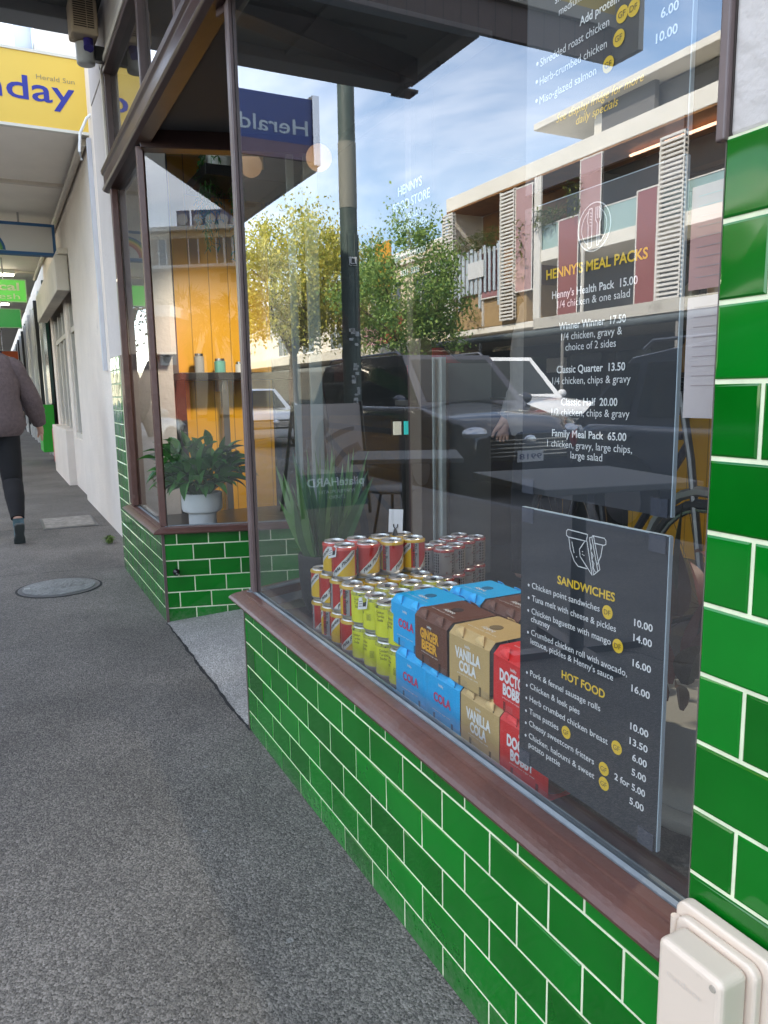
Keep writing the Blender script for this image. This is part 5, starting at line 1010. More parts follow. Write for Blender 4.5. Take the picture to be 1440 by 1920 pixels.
    for a in legs:
        p_ = [B[q][:3] for q in a]
        if bare: limb(m, [(p_[0][0], p_[0][1], 0.84*k), Vector(p_[0]).lerp(Vector(p_[1]), 0.75)], [0.095, 0.088])
        else: limb(m, [(p_[0][0], p_[0][1], 0.86*k), Vector(p_[0]).lerp(Vector(p_[1]), 0.45), p_[1], p_[2], Vector(p_[2]).lerp(Vector(p_[3]), 0.85)], [0.098, 0.090, 0.074, 0.070, 0.048], fold=0.012)
    m.build('leggings' if not bare else 'shorts', legm, t, local=True, smooth=True)
    for ff, tilt in ((fr, 0.0), (bl, 0.9)):
        T = Matrix.Translation((ff[0], ff[1], ff[2])) @ Matrix.Rotation(-tilt, 4, 'X')
        N_ = [(0, -0.02, -0.045, (0.038, 0.036)), (0, 0.05, -0.05, (0.040, 0.030)), (0, 0.13, -0.058, (0.038, 0.020)), (0, 0.175, -0.06, (0.028, 0.014)), (0, 0.0, 0.0, 0.040)]
        sh_ = skin_mesh('shoe', [tuple(T @ Vector(q[:3]))+(q[3],) for q in N_], [(0, 1), (1, 2), (2, 3), (0, 4)], shoem, t)
        q = MB(); pts_ = [(-0.022, -0.066), (0.022, -0.066), (0.036, -0.045), (0.036, 0.0), (0.030, 0.05), (0.040, 0.11), (0.040, 0.15), (0.022, 0.19), (-0.018, 0.192), (-0.040, 0.155), (-0.042, 0.11), (-0.030, 0.05), (-0.036, 0.0), (-0.036, -0.045)]
        q.prism([(a, b) for a, b in pts_], T @ Vector((0, 0, -0.088)), (T.to_3x3() @ Vector((1, 0, 0))), (T.to_3x3() @ Vector((0, 1, 0))), (T.to_3x3() @ Vector((0, 0, 1))), 0.022); so = q.build('sole', mat('shoe_sole', (0.05, 0.06, 0.06), 0.7), t, local=True, bevel=0.008)
    hn = [(0, 0.012, 1.665*k, (0.086, 0.094)), (0, -0.022, 1.60*k, (0.098, 0.088)), (0, -0.045, 1.52*k, (0.080, 0.055)), (0, -0.065, 1.43*k, (0.045, 0.032))]
    skin_mesh('hair', hn, [(0, 1), (1, 2), (2, 3)], hairm, t)
    # face
    q = MB(); q.add([(-0.010, 0.112, 1.54*k), (0.010, 0.112, 1.54*k), (0, 0.135, 1.545*k), (0, 0.112, 1.58*k)], [(0, 1, 2), (0, 2, 3), (1, 3, 2)]); q.ball((0.085, 0.02, 1.565*k), 0.018, 8, sc=(0.4, 0.7, 1.2)); q.ball((-0.085, 0.02, 1.565*k), 0.018, 8, sc=(0.4, 0.7, 1.2)); q.build('ears_and_nose', M_SKIN, t, local=True, smooth=True)
    q = MB()
    for s in (-1, 1): q.ball((s*0.03, 0.108, 1.585*k), 0.010, 8, sc=(1.3, 0.6, 0.7))
    q.build('eyes', M_INK, t, local=True, smooth=True); q = MB(); q.ball((0, 0.108, 1.515*k), 0.018, 8, sc=(1.3, 0.4, 0.35)); q.build('mouth', mat('lips', (0.35, 0.10, 0.09), 0.5), t, local=True, smooth=True)
    return t
knit = mat('mauve_brown_knit', (0.115, 0.085, 0.085), 0.95, var=0.18, vs=40, bump=0.5, bs=70); blk = mat('black_leggings', (0.003, 0.003, 0.004), 0.9)
person('woman walking away at the left edge in a mauve brown sweater and black leggings', (-0.685, 6.62, 0), 0.04, 'sweater', knit, blk, mat('teal_grey_shoe', (0.10, 0.16, 0.18), 0.6), mat('dark_hair', (0.03, 0.018, 0.012), 0.7), H=1.70, stride=0.24, loose=1.45)
person('walker farther along the footpath with bare legs and white sneakers', (-0.60, 13.8, 0), 0.0, 'jacket', mat('navy_jacket', (0.03, 0.035, 0.06), 0.8), mat('pale_shorts', (0.4, 0.4, 0.42), 0.8), mat('white_shoe', (0.7, 0.7, 0.7), 0.5), mat('fair_hair', (0.28, 0.16, 0.08), 0.7), H=1.72, stride=0.26, bare=True)
person('person inside the shop in a pale grey shirt and dark trousers', (1.72, 3.0, 0.084), 0.9, 'shirt', mat('pale_shirt', (0.26, 0.25, 0.24), 0.8, var=0.1, vs=15), blk, M_INK, MATS['dark_hair'], H=1.66, stride=0.08)
# ------------------------------------------------------------------ street side (seen in the window reflections)
table('cafe_table', 'grey topped cafe table on the footpath, farther of the two along the window', -1.33, 3.75, 0, 0.745, 0.30, 0.30, mat('grey_table_top', (0.09, 0.095, 0.10), 0.6), group='cafe tables on the footpath', rot=0.5)
table('cafe_table', 'grey topped cafe table on the footpath, nearer of the two along the window', -1.36, 2.35, 0, 0.745, 0.33, 0.33, MATS['grey_table_top'], group='cafe tables on the footpath', rot=0.2)
for i, (x, y) in enumerate(((-1.62, 4.5),)):
    t = thing('stool', 'round topped stool on the footpath beyond the farther cafe table', 'stool', (x, y, 0), 0)
    m = MB(); m.lathe([(0.15, 0.43), (0.165, 0.44), (0.165, 0.45), (0.15, 0.46)], (x, y, 0), 28); m.build('seat', MATS['grey_table_top'], t, smooth=True)
    for k in range(3): a = k*2.1; m = MB(); m.tube([(x+0.08*math.cos(a), y+0.08*math.sin(a), 0.435), (x+0.17*math.cos(a), y+0.17*math.sin(a), 0)], 0.01, 6); m.build('leg', M_BLACK, t)
# sandwich board
t = thing('sandwich_board', 'sandwich board for a pilates studio standing on the footpath', 'a-frame sign', (-1.95, 6.2, 0))
ay, ax0, ax1 = 6.2, -2.28, -1.62
Tb = lambda x, z: Vector((x, ay+0.16*(z/1.0), z))
m = MB(); m.add([Tb(ax0, 0.08), Tb(ax1, 0.08), Tb(ax1, 1.0), Tb(ax0, 1.0)]+[Tb(ax0, 0.08)+Vector((0, .02, 0)), Tb(ax1, 0.08)+Vector((0, .02, 0)), Tb(ax1, 1.0)+Vector((0, .02, 0)), Tb(ax0, 1.0)+Vector((0, .02, 0))], [(0, 1, 2, 3), (4, 5, 6, 7), (0, 1, 5, 4), (3, 2, 6, 7), (0, 3, 7, 4), (1, 2, 6, 5)]); m.build('panel', mat('warm_grey_poster', (0.33, 0.285, 0.255), 0.5, var=0.1, vs=4), t)
m = MB(); e = Vector((0, -0.002, 0)); m.add([Tb(ax0, 0.08)+e, Tb(ax1, 0.08)+e, Tb(ax1, 0.38)+e, Tb(ax0, 0.38)+e], [(0, 1, 2, 3)]); m.build('lower_band', mat('slate_teal', (0.035, 0.065, 0.07), 0.5), t)
m = MB()
for s in (0, 1):
    x = (ax0, ax1)[s]; m.tube([Tb(x, 0.0), Tb(x, 1.02)], 0.016, 6); m.tube([(x, ay+0.55, 0), Tb(x, 1.02)], 0.016, 6)
m.build('leg', M_BLACK, t)
m = MB(); fn = lambda u, v, x, z: Tb(x+u, z+v)+Vector((0, -0.004, 0))
for tx, x, z, wd, cap, b in (('pilateHARD', ax0+0.04, 0.27, 0.56, 0.075, 0.02), ('FORMER PILATES', ax0+0.14, 0.205, 0.36, 0.03, 0.0), ('STUDIO', ax0+0.24, 0.155, 0.16, 0.03, 0.0)):
    text(m, tx, (0, 0, 0), wd, cap, bold=b, fn=lambda u, v, x=x, z=z: fn(u, v, x, z))
m.build('lettering', mat('poster_lettering', (0.62, 0.68, 0.70), 0.5), t)
m = MB()    # two figures stretching, as cut-out shapes on the poster
def blob(pts): m.add([Tb(ax0+0.66*p, 0.4+0.6*q_)+Vector((0, -0.003, 0)) for p, q_ in pts], [tuple(range(len(pts)))])
blob([(0.72, 0.05), (0.74, 0.5), (0.66, 0.72), (0.56, 0.8), (0.50, 0.70), (0.54, 0.58), (0.60, 0.52), (0.58, 0.3), (0.56, 0.02)]); blob([(0.58, 0.50), (0.34, 0.62), (0.14, 0.66), (0.14, 0.60), (0.33, 0.54), (0.57, 0.42)]); blob([(0.05, 0.30), (0.3, 0.22), (0.46, 0.05), (0.52, 0.1), (0.34, 0.32), (0.1, 0.42)])
m.build('figures', mat('poster_figures', (0.17, 0.125, 0.10), 0.6), t)
# pole at the kerb
px_, py_ = -3.30, 8.75
t = thing('street_pole', 'tall dark green power pole at the kerb with stickers on it', 'pole', (px_, py_, 0))
m = MB(); m.tube([(px_, py_, 0), (px_, py_, 3.3), (px_, py_, 9.0)], [0.115, 0.105, 0.09], 20); m.build('shaft', mat('green_pole_paint', (0.05, 0.075, 0.062), 0.55, dirt=((0.14, 0.14, 0.12), 5, 0.58), var=0.2, vs=6), t, smooth=True)
m = MB(); m.tube([(px_, py_, 3.3), (px_, py_, 4.05)], 0.109, 20); m.build('pale_sleeve', mat('pale_sleeve', (0.20, 0.20, 0.16), 0.6), t, smooth=True)
m = MB()
for k in range(7): m.tube([(px_+0.111*math.cos(a), py_+0.111*math.sin(a), 0) for a in (k*0.9,)]+[(px_+0.111*math.cos(k*0.9), py_+0.111*math.sin(k*0.9), 3.0)], 0.006, 4)
m.build('ribs', MATS['green_pole_paint'], t)
m = MB(); zz = 2.62
m.box(px_-0.04, px_+0.06, py_-0.128, py_-0.122, zz, zz+0.10); m.build('sticker', pf[0], t); m = MB(); m.box(px_-0.01, px_+0.03, py_-0.131, py_-0.129, zz+0.03, zz+0.08); m.box(px_-0.035, px_+0.055, py_-0.131, py_-0.129, zz+0.005, zz+0.018); m.build('sticker_print', M_INK, t)
m = MB(); rnd = random.Random(4)
for i in range(16): z = rnd.uniform(0.9, 1.9); x = px_+rnd.uniform(-0.06, 0.05); m.box(x, x+rnd.uniform(0.03, 0.06), py_-0.126, py_-0.122, z, z+rnd.uniform(0.02, 0.08))
m.build('torn_posters', mat('torn_paper', (0.42, 0.43, 0.42), 0.8), t)
t = thing('street_lamp', 'slim street lamp arm reaching over the road in front of the trees', 'street lamp', (-12.0, 26.0, 0)); m = MB(); a = onX(478, 484, 10); b_ = onX(640, 515, 13); a = Vector((-a.x, a.y, a.z)); b_ = Vector((-b_.x, b_.y, b_.z))
m.tube([(b_.x, b_.y, 0), b_, a], 0.05, 8); m.build('arm', mat('galvanised', (0.35, 0.37, 0.38), 0.5), t, smooth=True); m = MB(); m.ball(a, 0.3, 12, sc=(1.6, 0.8, 0.5)); m.build('lamp_head', MATS['galvanised'], t, smooth=True)
# ---- cars
def car(nm, lab, x, y, rz, L_, W_, Hh, paint, belt=0.62, nose=0.95, ws=0.75, tail=0.35, roofdrop=0.06, suv=True, plate=None, hood=None):
    """local +Y is the rear; the nose points to -Y"""
    t = thing(nm, lab, 'car', (x, y, -0.15), rz, 'parked cars'); pm = paint; hw = W_/2; bz = Hh*belt; gz = 0.22
    f, r_ = -L_/2, L_/2; hb = hood or bz*0.98
    side = [(f+0.05, gz+0.12), (f, gz+0.35), (f+0.03, hb*0.80), (f+0.18, hb*0.93), (f+nose*0.6, hb*0.99), (f+nose, bz), (r_-0.06, bz*1.0), (r_, bz*0.86), (r_-0.02, gz+0.30), (r_-0.08, gz+0.08)]
    m = MB(); xs = [(-hw, 0.90), (-hw*0.965, 1.0), (0, 1.0), (hw*0.965, 1.0), (hw, 0.90)]
    vs = []; n = len(side)
    for i, (xx, kz) in enumerate(((-hw*0.93, .0), (-hw, .35), (-hw*0.99, .62), (-hw*0.93, 1.0), (-hw*0.5, 1.015), (0, 1.02), (hw*0.5, 1.015), (hw*0.93, 1.0), (hw*0.99, .62), (hw, .35), (hw*0.93, .0))): pass
    # lofted rings along the length
    st = []
    def top_z(yy):
        for (y0, z0), (y1, z1) in zip(side[2:7], side[3:8]):
            if y0 <= yy <= y1: return z0+(z1-z0)*(yy-y0)/(y1-y0+1e-9)
        return side[2][1] if yy < side[2][0] else side[7][1]
    ys = [f, f+0.06, f+0.2, f+nose*0.55, f+nose, f+nose+0.6, 0.2, r_-0.8, r_-0.3, r_-0.08, r_]
    for i, yy in enumerate(ys):
        e = min(yy-f, r_-yy); nar = 1-0.16*max(0, 1-e/0.35)**2; zt_ = top_z(yy)-(0.04 if e < 0.01 else 0); zb_ = gz+(0.12 if e < 0.01 else 0.0)
        w2 = hw*nar; rr_ = [(-w2*0.90, zb_), (-w2*0.985, zb_+0.10), (-w2, zb_+(zt_-zb_)*0.5), (-w2*0.97, zb_+(zt_-zb_)*0.86), (-w2*0.90, zt_-0.01), (-w2*0.5, zt_+0.02), (0, zt_+0.03), (w2*0.5, zt_+0.02), (w2*0.90, zt_-0.01), (w2*0.97, zb_+(zt_-zb_)*0.86), (w2, zb_+(zt_-zb_)*0.5), (w2*0.985, zb_+0.10), (w2*0.90, zb_)]
        st.append([(a, yy, b) for a, b in rr_])
    k = len(st[0]); vs = [p for s in st for p in s]; fs = [(i*k+j, i*k+(j+1) % k, (i+1)*k+(j+1) % k, (i+1)*k+j) for i in range(len(st)-1) for j in range(k)]+[tuple(range(k)), tuple(range((len(st)-1)*k, len(st)*k))]
    m = MB(); m.add(vs, fs); m.build('body', pm, t, local=True, smooth=True, bevel=0.03)
    # cabin
    y0, y1 = f+nose-0.05, r_-0.10; ra, rb = y0+ws, y1-tail; zr = Hh
    gb_ = [(y0, bz-0.02, hw*0.90), (ra, zr-0.02, hw*0.74), ((ra+rb)/2, zr+0.01, hw*0.75), (rb, zr-roofdrop, hw*0.73), (y1, bz-0.02, hw*0.88)]
    rg = []
    for (yy, z, w2) in gb_: rg.append((yy, z, w2))
    wbelt = hw*0.91
    def cab(tt):   # position along roofline
        pass
    m = MB(); vs = []; C_ = [(y0, bz-0.03, 0.0), (ra, zr, 1), ((ra+rb)/2, zr+0.015, 1), (rb, zr-roofdrop, 1), (y1, bz-0.03, 0.0)]
    lo = [(s*wbelt, yy, bz-0.04) for yy in (y0, ra, (ra+rb)/2, rb, y1) for s in (-1, 1)]
    tops = [(s*wr, yy, z) for (yy, z, q_), wr in zip(C_, (wbelt, hw*.76, hw*.77, hw*.75, wbelt)) for s in (-1, 1)]
    # 0..9 low pairs, 10..19 top pairs (ends coincide with low)
    V = lo+tops; F = []
    for i in range(4):
        for s in (0, 1): F.append((2*i+s, 2*i+2+s, 12+2*i+s, 10+2*i+s))
        F.append((10+2*i, 12+2*i, 13+2*i, 11+2*i))
    m.add(V, F); m.build('cabin', pm, t, local=True, bevel=0.05, seg=3, smooth=True)
    # glazing: panels let slightly proud of the cabin
    def lerp(a, b, u): return tuple(a[i]+(b[i]-a[i])*u for i in range(3))
    def glz(quad, nmn, inset=(0.06, 0.10), off=0.012):
        a, b, c, d = quad; ii, jj = inset; p = [lerp(lerp(a, b, u), lerp(d, c, u), v) for u, v in ((ii, jj), (1-ii, jj), (1-ii, 1-jj), (ii, 1-jj))]
        nn = (Vector(p[1])-Vector(p[0])).cross(Vector(p[3])-Vector(p[0])).normalized(); cen = Vector(p[0])
        if nn.dot(cen-Vector((0, 0.2, bz))) < 0: nn = -nn
        q = MB(); pp = [Vector(x_)+nn*off for x_ in p]; q.add(pp+[x_-nn*0.03 for x_ in pp], [(0, 1, 2, 3)]+[(i, (i+1) % 4, 4+(i+1) % 4, 4+i) for i in range(4)]); q.build(nmn, mat('car_glass', (0.008, 0.013, 0.012), 0.02, spec=0.35), t, local=True)
    glz((V[0], V[1], V[13], V[12]), 'windscreen', (0.08, 0.10)); glz((V[8], V[9], V[17], V[16]), 'rear_window', (0.08, 0.12))
    for s in (0, 1):
        A = [Vector(V[0+s]), Vector(V[12+s]), Vector(V[14+s]), Vector(V[16+s]), Vector(V[8+s]), Vector(V[4+s])]
        sx = -1 if s == 0 else 1
        def sidepane(pts, nmn):
            q = MB(); q.add([Vector(p)+Vector((sx*0.010, 0, 0)) for p in pts], [tuple(range(len(pts)))]); q.build(nmn, mat('car_glass', (0.015, 0.022, 0.022), 0.03), t, local=True)
        def on(yy, z):   # point on the sloping side at (y, z)
            u = (z-(bz-0.04))/(zr-(bz-0.04)); return (sx*(wbelt+(hw*.765-wbelt)*u+0.004), yy, z)
        zl, zh = bz+0.05, zr-0.15; mid = (ra+rb)/2
        gl0 = y0+ws*(zl-bz)/(zr-bz)+0.16; gh0 = y0+ws*(zh-bz)/(zr-bz)+0.10
        gl1 = y1-tail*(zl-bz)/(zr-bz)-0.16; gh1 = y1-tail*(zh-bz)/(zr-bz)-0.13
        sidepane([on(gl0, zl), on(mid-0.05, zl), on(mid-0.05, zh), on(gh0, zh)], 'side_window'); sidepane([on(mid+0.05, zl), on(gl1-0.55, zl), on(gl1-0.58, zh), on(mid+0.05, zh)], 'side_window')
        sidepane([on(gl1-0.47, zl), on(gl1, zl+0.03), on(gh1, zh), on(gl1-0.50, zh)], 'side_window')
        q = MB(); q.box(sx*(hw-0.02), sx*(hw+0.005), mid-0.2, mid-0.06, bz-0.12, bz-0.09); q.box(sx*(hw-0.02), sx*(hw+0.005), mid+0.75, mid+0.89, bz-0.12, bz-0.09); q.build('door_handle', pm, t, local=True, bevel=0.006)
        q = MB(); q.ball((sx*(hw+0.07), gl0+0.02, bz+0.05), 0.1, 12, sc=(1.0, 0.6, 0.75)); q.build('wing_mirror', pm, t, local=True, smooth=True)
        if suv: q = MB(); q.tube([(sx*hw*.72, ra+0.1, zr+0.0), (sx*hw*.72, ra+0.2, zr+0.045), (sx*hw*.72, rb-0.2, zr+0.03), (sx*hw*.72, rb-0.1, zr-0.04)], 0.016, 6); q.build('roof_rail', mat('rail_grey', (0.2, 0.2, 0.21), 0.4, metal=0.5), t, local=True, smooth=True)
        for wy in (f+0.88, r_-0.85):
            q = MB(); ax_ = Matrix.Rotation(PI/2, 3, 'Y'); q.lathe([(0.37, -0.012), (0.37, 0.012)], (sx*(hw+0.001), wy, 0.34), 28, ax=ax_); q.build('wheel_arch', M_INK, t, local=True)
            q = MB(); q.lathe([(0.27, -0.11), (0.325, -0.09), (0.325, 0.08), (0.27, 0.10)], (sx*(hw-0.07), wy, 0.325), 28, ax=ax_); q.lathe([(0.21, 0.0), (0.215, 0.02)], (sx*(hw-0.07)+0.0, wy, 0.325), 8, ax=ax_); wh = q.build('wheel', MATS['tyre'], t, local=True, smooth=True)
            q = MB(); q.lathe([(0.205, -0.106), (0.205, 0.106)], (sx*(hw-0.065), wy, 0.325), 24, ax=ax_); q.build('rim', mat('alloy', (0.4, 0.4, 0.42), 0.3, metal=0.9), wh, local=True)
    q = MB(); q.box(-hw*0.62, hw*0.62, f-0.012, f+0.05, gz+0.22, hb*0.76)
    q.build('grille', mat('grille_black', (0.012, 0.012, 0.013), 0.35), t, local=True, bevel=0.01)
    q = MB()
    for i in range(5): z = gz+0.27+i*(hb*0.76-gz-0.30)/5; q.box(-hw*0.60, hw*0.60, f-0.020, f-0.012, z, z+0.016)
    q.ball((0, f-0.02, hb*0.68), 0.07, 14, sc=(1.3, 0.25, 0.9)); q.build('chrome_bars', M_METAL, t, local=True)
    for s in (-1, 1): q = MB(); q.ball((s*hw*0.76, f+0.10, hb*0.78), 0.15, 12, sc=(1.15, 0.75, 0.5)); q.build('headlight', mat('headlamp', (0.55, 0.57, 0.6), 0.08, metal=0.4), t, local=True, smooth=True)
    for s in (-1, 1): q = MB(); q.ball((s*hw*0.80, r_-0.09, bz*0.82), 0.13, 12, sc=(1.0, 0.7, 0.8)); q.build('tail_light', mat('tail_red', (0.4, 0.01, 0.01), 0.15), t, local=True, smooth=True)
    if plate:
        for yy, dx in ((f-0.025, 1), (r_+0.02, -1)):
            q = MB(); q.box(-0.185, 0.185, yy-0.004, yy+0.004, gz+0.20, gz+0.33); pl = q.build('number_plate', pf[0], t, local=True)
            q = MB(); text(q, plate, (-0.16*dx, yy-0.006*dx, gz+0.23), 0.32, 0.065, (dx, 0, 0), (0, 0, 1), bold=0.01); q.build('plate_number', mat('plate_blue', (0.02, 0.03, 0.12), 0.5), pl, local=True)
    return t
def paint(n, c, metal=0.35): return mat(n, c, 0.22, metal=metal, coat=0.8)
car('parked_car', 'dark navy four wheel drive parked at the kerb facing the camera', -4.74, 9.4, 0.0, 4.75, 1.80, 1.72, paint('navy_paint', (0.018, 0.020, 0.032)), belt=0.63, nose=1.15, ws=0.70, tail=0.25, plate='9918', hood=0.98)
car('parked_car', 'slate grey hatchback four wheel drive parked at the kerb beside the window', -4.82, 3.25, 0.0, 4.5, 1.84, 1.60, paint('slate_paint', (0.05, 0.062, 0.085)), belt=0.60, nose=1.1, ws=0.85, tail=0.55, roofdrop=0.10, plate=None)
car('parked_car', 'white sedan out on the road beyond the navy four wheel drive', -7.95, 12.3, 0.06, 4.6, 1.84, 1.86, paint('white_paint', (0.72, 0.72, 0.70), 0.0), belt=0.60, nose=1.25, ws=0.85, tail=0.4, suv=False, hood=1.08)
car('parked_car', 'white car parked far along the kerb in front of the trees', -5.1, 19.2, 0.0, 4.5, 1.8, 1.38, MATS['white_paint'], belt=0.64, nose=1.15, ws=0.85, tail=0.7, suv=False)
car('parked_car', 'silver car parked behind the camera along the kerb', -4.9, -4.5, 0.0, 4.5, 1.8, 1.45, paint('silver_paint', (0.35, 0.36, 0.37), 0.6), belt=0.62, nose=1.15, ws=0.85, tail=0.6, suv=False)
car('parked_car', 'pale car parked on the far side of the road behind the camera', -12.6, -18, 0.0, 4.5, 1.8, 1.5, MATS['white_paint'], belt=0.62, nose=1.15, ws=0.85, tail=0.6, suv=False)
# ---- trees
def tree(nm, lab, x, y, h, r_, seed, l1, l2, n=5200, trunk=0.16, lean=(0, 0), low=0.28, ls=0.11, z0=-0.0, dens=1.0, droop=0.4):
    rnd = random.Random(seed); t = thing(nm, lab, 'tree', (x, y, z0)); m = MB(); tips = []; b0 = Vector((x, y, z0))
    fork = b0+Vector((lean[0]*0.5, lean[1]*0.5, h*low)); m.tube([b0, b0+(fork-b0)*0.5+Vector((0.05, 0.08, 0)), fork], [trunk, trunk*0.85, trunk*0.7], 10)
    for i in range(7):
        a = 2*PI*i/7+rnd.uniform(-.3, .3); ln = h*rnd.uniform(0.30, 0.5); p = [fork]; d = Vector((math.cos(a)*0.6+lean[0]*0.1, math.sin(a)*0.6+lean[1]*0.1, 1)).normalized(); rr_ = [trunk*0.5]
        for k in range(5): d = (d+Vector((rnd.uniform(-.25, .25), rnd.uniform(-.25, .25), rnd.uniform(-.05, .15)))).normalized(); p.append(p[-1]+d*ln/5); rr_.append(rr_[-1]*0.72)
        m.tube(p, rr_, 7); tips += p[2:]
        for k in range(3):
            q = [p[2+k]]; d2 = Vector((rnd.uniform(-1, 1), rnd.uniform(-1, 1), rnd.uniform(0, .7))).normalized()
            for j in range(3): q.append(q[-1]+d2*r_*0.22); d2 = (d2+Vector((rnd.uniform(-.4, .4), rnd.uniform(-.4, .4), rnd.uniform(-.2, .3)))).normalized()
            m.tube(q, [rr_[2]*0.5, rr_[2]*0.4, rr_[2]*0.25, 0.01], 5); tips += q[1:]
    m.build('trunk', M_BARK, t, smooth=True)
    c = b0+Vector((lean[0], lean[1], h*0.66)); clumps = []
    for i in range(46):
        while True:
            v = Vector((rnd.uniform(-1, 1), rnd.uniform(-1, 1), rnd.uniform(-1, 1)))
            if 0.35 < v.length < 1: break
        clumps.append((c+Vector((v.x*r_*0.95, v.y*r_*0.95, v.z*h*0.34)), r_*rnd.uniform(0.13, 0.30)))
    clumps += [(p, r_*0.2) for p in tips[::3]]
    m = MB()
    for i in range(n):
        p0, cr_ = rnd.choice(clumps); v = Vector((rnd.gauss(0, .6), rnd.gauss(0, .6), rnd.gauss(0, .6)))*cr_; p = p0+v
        d = Vector((rnd.uniform(-1, 1), rnd.uniform(-1, 1), rnd.uniform(-1, .4)-droop)).normalized(); s = d.cross(Vector((rnd.uniform(-1, 1), rnd.uniform(-1, 1), rnd.uniform(-1, 1)))).normalized(); l_ = ls*rnd.uniform(0.6, 1.5); wv = l_*0.32
        m.add([p, p+d*l_*0.5-s*wv, p+d*l_, p+d*l_*0.5+s*wv], [(0, 1, 2, 3)])
    m.build('crown', leaf_mat(nm+'_leaf%d' % seed, l1, l2, 0.6, 0.4), t); return t
tree('pepper_tree', 'yellow green feathery tree across the road with a forked trunk', -11.0, 31.5, 9.0, 3.3, 1, (0.26, 0.30, 0.04), (0.72, 0.62, 0.10), n=26000, trunk=0.24, low=0.30, ls=0.125)
tree('street_tree', 'dark green leafy tree beside the balconies of the apartment block', -13.0, 24.6, 7.3, 2.0, 2, (0.09, 0.21, 0.05), (0.36, 0.48, 0.10), n=19000, trunk=0.13, low=0.25, ls=0.105)
tree('street_tree', 'slender yellow green tree between the pole and the dark green tree', -13.2, 31.0, 8.2, 2.3, 3, (0.24, 0.30, 0.05), (0.62, 0.56, 0.12), n=12000, trunk=0.12, low=0.4, ls=0.11)
tree('leaning_tree', 'bare limbed tree leaning over the footpath far along the kerb', -3.2, 21.5, 6.0, 2.0, 4, (0.03, 0.05, 0.015), (0.09, 0.10, 0.03), n=2600, trunk=0.22, low=0.42, lean=(1.5, 0.2), ls=0.10)
for i, (x, y, h) in enumerate(((-2.6, 48, 8), (-2.8, 62, 9))): tree('street_tree', ['pale green street tree at the far end of the awnings', 'light green street tree farthest along the kerb'][i], x, y, h, 3.0, 10+i, (0.10, 0.16, 0.03), (0.3, 0.34, 0.08), n=2500, ls=0.28, low=0.3)
# ---- apartment block across the road
FXB = -19.0
def V_(px, py, D=19.0): p = onX(px, py, D); return p.y, p.z
def Yp(px, D=19.0): return onX(px, 600, D).y
ap = thing('apartment_block', 'three storey apartment block across the road with pale slab bands, red panels and louvred screens', 'building', (FXB, 20, 0))
def bp_(mb, n, m_, **k): return mb.build(n, m_, ap, **k)
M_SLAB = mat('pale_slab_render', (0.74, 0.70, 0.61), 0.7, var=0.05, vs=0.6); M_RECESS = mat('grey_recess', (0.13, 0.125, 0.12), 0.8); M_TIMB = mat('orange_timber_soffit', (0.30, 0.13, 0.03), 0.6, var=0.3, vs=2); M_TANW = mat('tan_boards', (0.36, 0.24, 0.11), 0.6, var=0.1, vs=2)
M_REDP = mat('red_glass_panel', (0.26, 0.085, 0.08), 0.15, spec=0.7); M_PINKP = mat('pale_red_panel', (0.40, 0.24, 0.23), 0.3); M_LOUV = mat('louvre_blade', (0.66, 0.63, 0.57), 0.5)
Y0_, Y1_ = 6.0, 31.8
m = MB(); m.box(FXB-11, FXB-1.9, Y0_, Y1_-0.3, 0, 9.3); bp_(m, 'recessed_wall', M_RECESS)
m = MB(); m.box(FXB-11, FXB, Y0_, Y1_, 9.38, 9.98); m.box(FXB-11, FXB+0.05, Y0_, 25.2, 6.06, 6.5); m.box(FXB-2.0, FXB, Y0_, Y1_, 3.6, 3.85); m.box(FXB-11, FXB-1.85, Y1_-0.3, Y1_, 0, 9.3); m.box(FXB-1.85, FXB-0.05, Y1_-0.25, Y1_-0.05, 3.85, 9.38); bp_(m, 'slab_band', M_SLAB, bevel=0.02)
m = MB(); m.box(FXB-1.9, FXB-0.02, Y0_, Y1_, 9.32, 9.379); bp_(m, 'timber_soffit', M_TIMB)
m = MB(); m.box(FXB-6, FXB-1.88, 25.5, Y1_-0.31, 4.0, 9.3); bp_(m, 'timber_wall', M_TIMB)
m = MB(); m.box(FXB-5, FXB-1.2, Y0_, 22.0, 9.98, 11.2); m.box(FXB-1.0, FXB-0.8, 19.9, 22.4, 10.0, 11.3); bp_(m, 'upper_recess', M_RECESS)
m = MB(); m.box(FXB-6, FXB-0.3, Y0_, 25.7, 11.25, 11.5); m.box(FXB-2.2, FXB-0.9, 21.9, 22.9, 9.98, 11.25); bp_(m, 'roof_slab', M_SLAB, bevel=0.02)
# balcony balustrade glass with pots
m = MB(); m.box(FXB-0.06, FXB-0.04, Y0_, 25.1, 6.52, 7.42); bp_(m, 'balustrade', mat('green_tint_glass', (0.30, 0.42, 0.40), 0.1, spec=0.8))
m = MB(); m.box(FXB-0.08, FXB-0.02, Y0_, 25.1, 7.42, 7.46); bp_(m, 'balustrade_rail', M_LOUV)
for px0, px1, z0, z1, mt in ((905, 942, 5.1, 7.0, 0), (968, 1000, 5.1, 9.1, 1), (1047, 1085, 3.9, 7.35, 0), (1085, 1125, 6.5, 9.2, 1), (1190, 1230, 3.9, 7.5, 0)):
    y0, y1 = Yp(px0), Yp(px1); m = MB(); m.box(FXB+0.10, FXB+0.16, y0, y1, z0, z1); q = bp_(m, 'screen_panel', (M_REDP, M_PINKP)[mt])
    m = MB(); m.box(FXB+0.09, FXB+0.17, y0, y0-0.05, z0, z1); m.box(FXB+0.09, FXB+0.17, y1, y1+0.05, z0, z1); m.box(FXB+0.09, FXB+0.17, y0, y1, z1, z1+0.05); m.box(FXB+0.09, FXB+0.17, y0, y1, z0-0.05, z0); m.build('frame', M_LOUV, q)
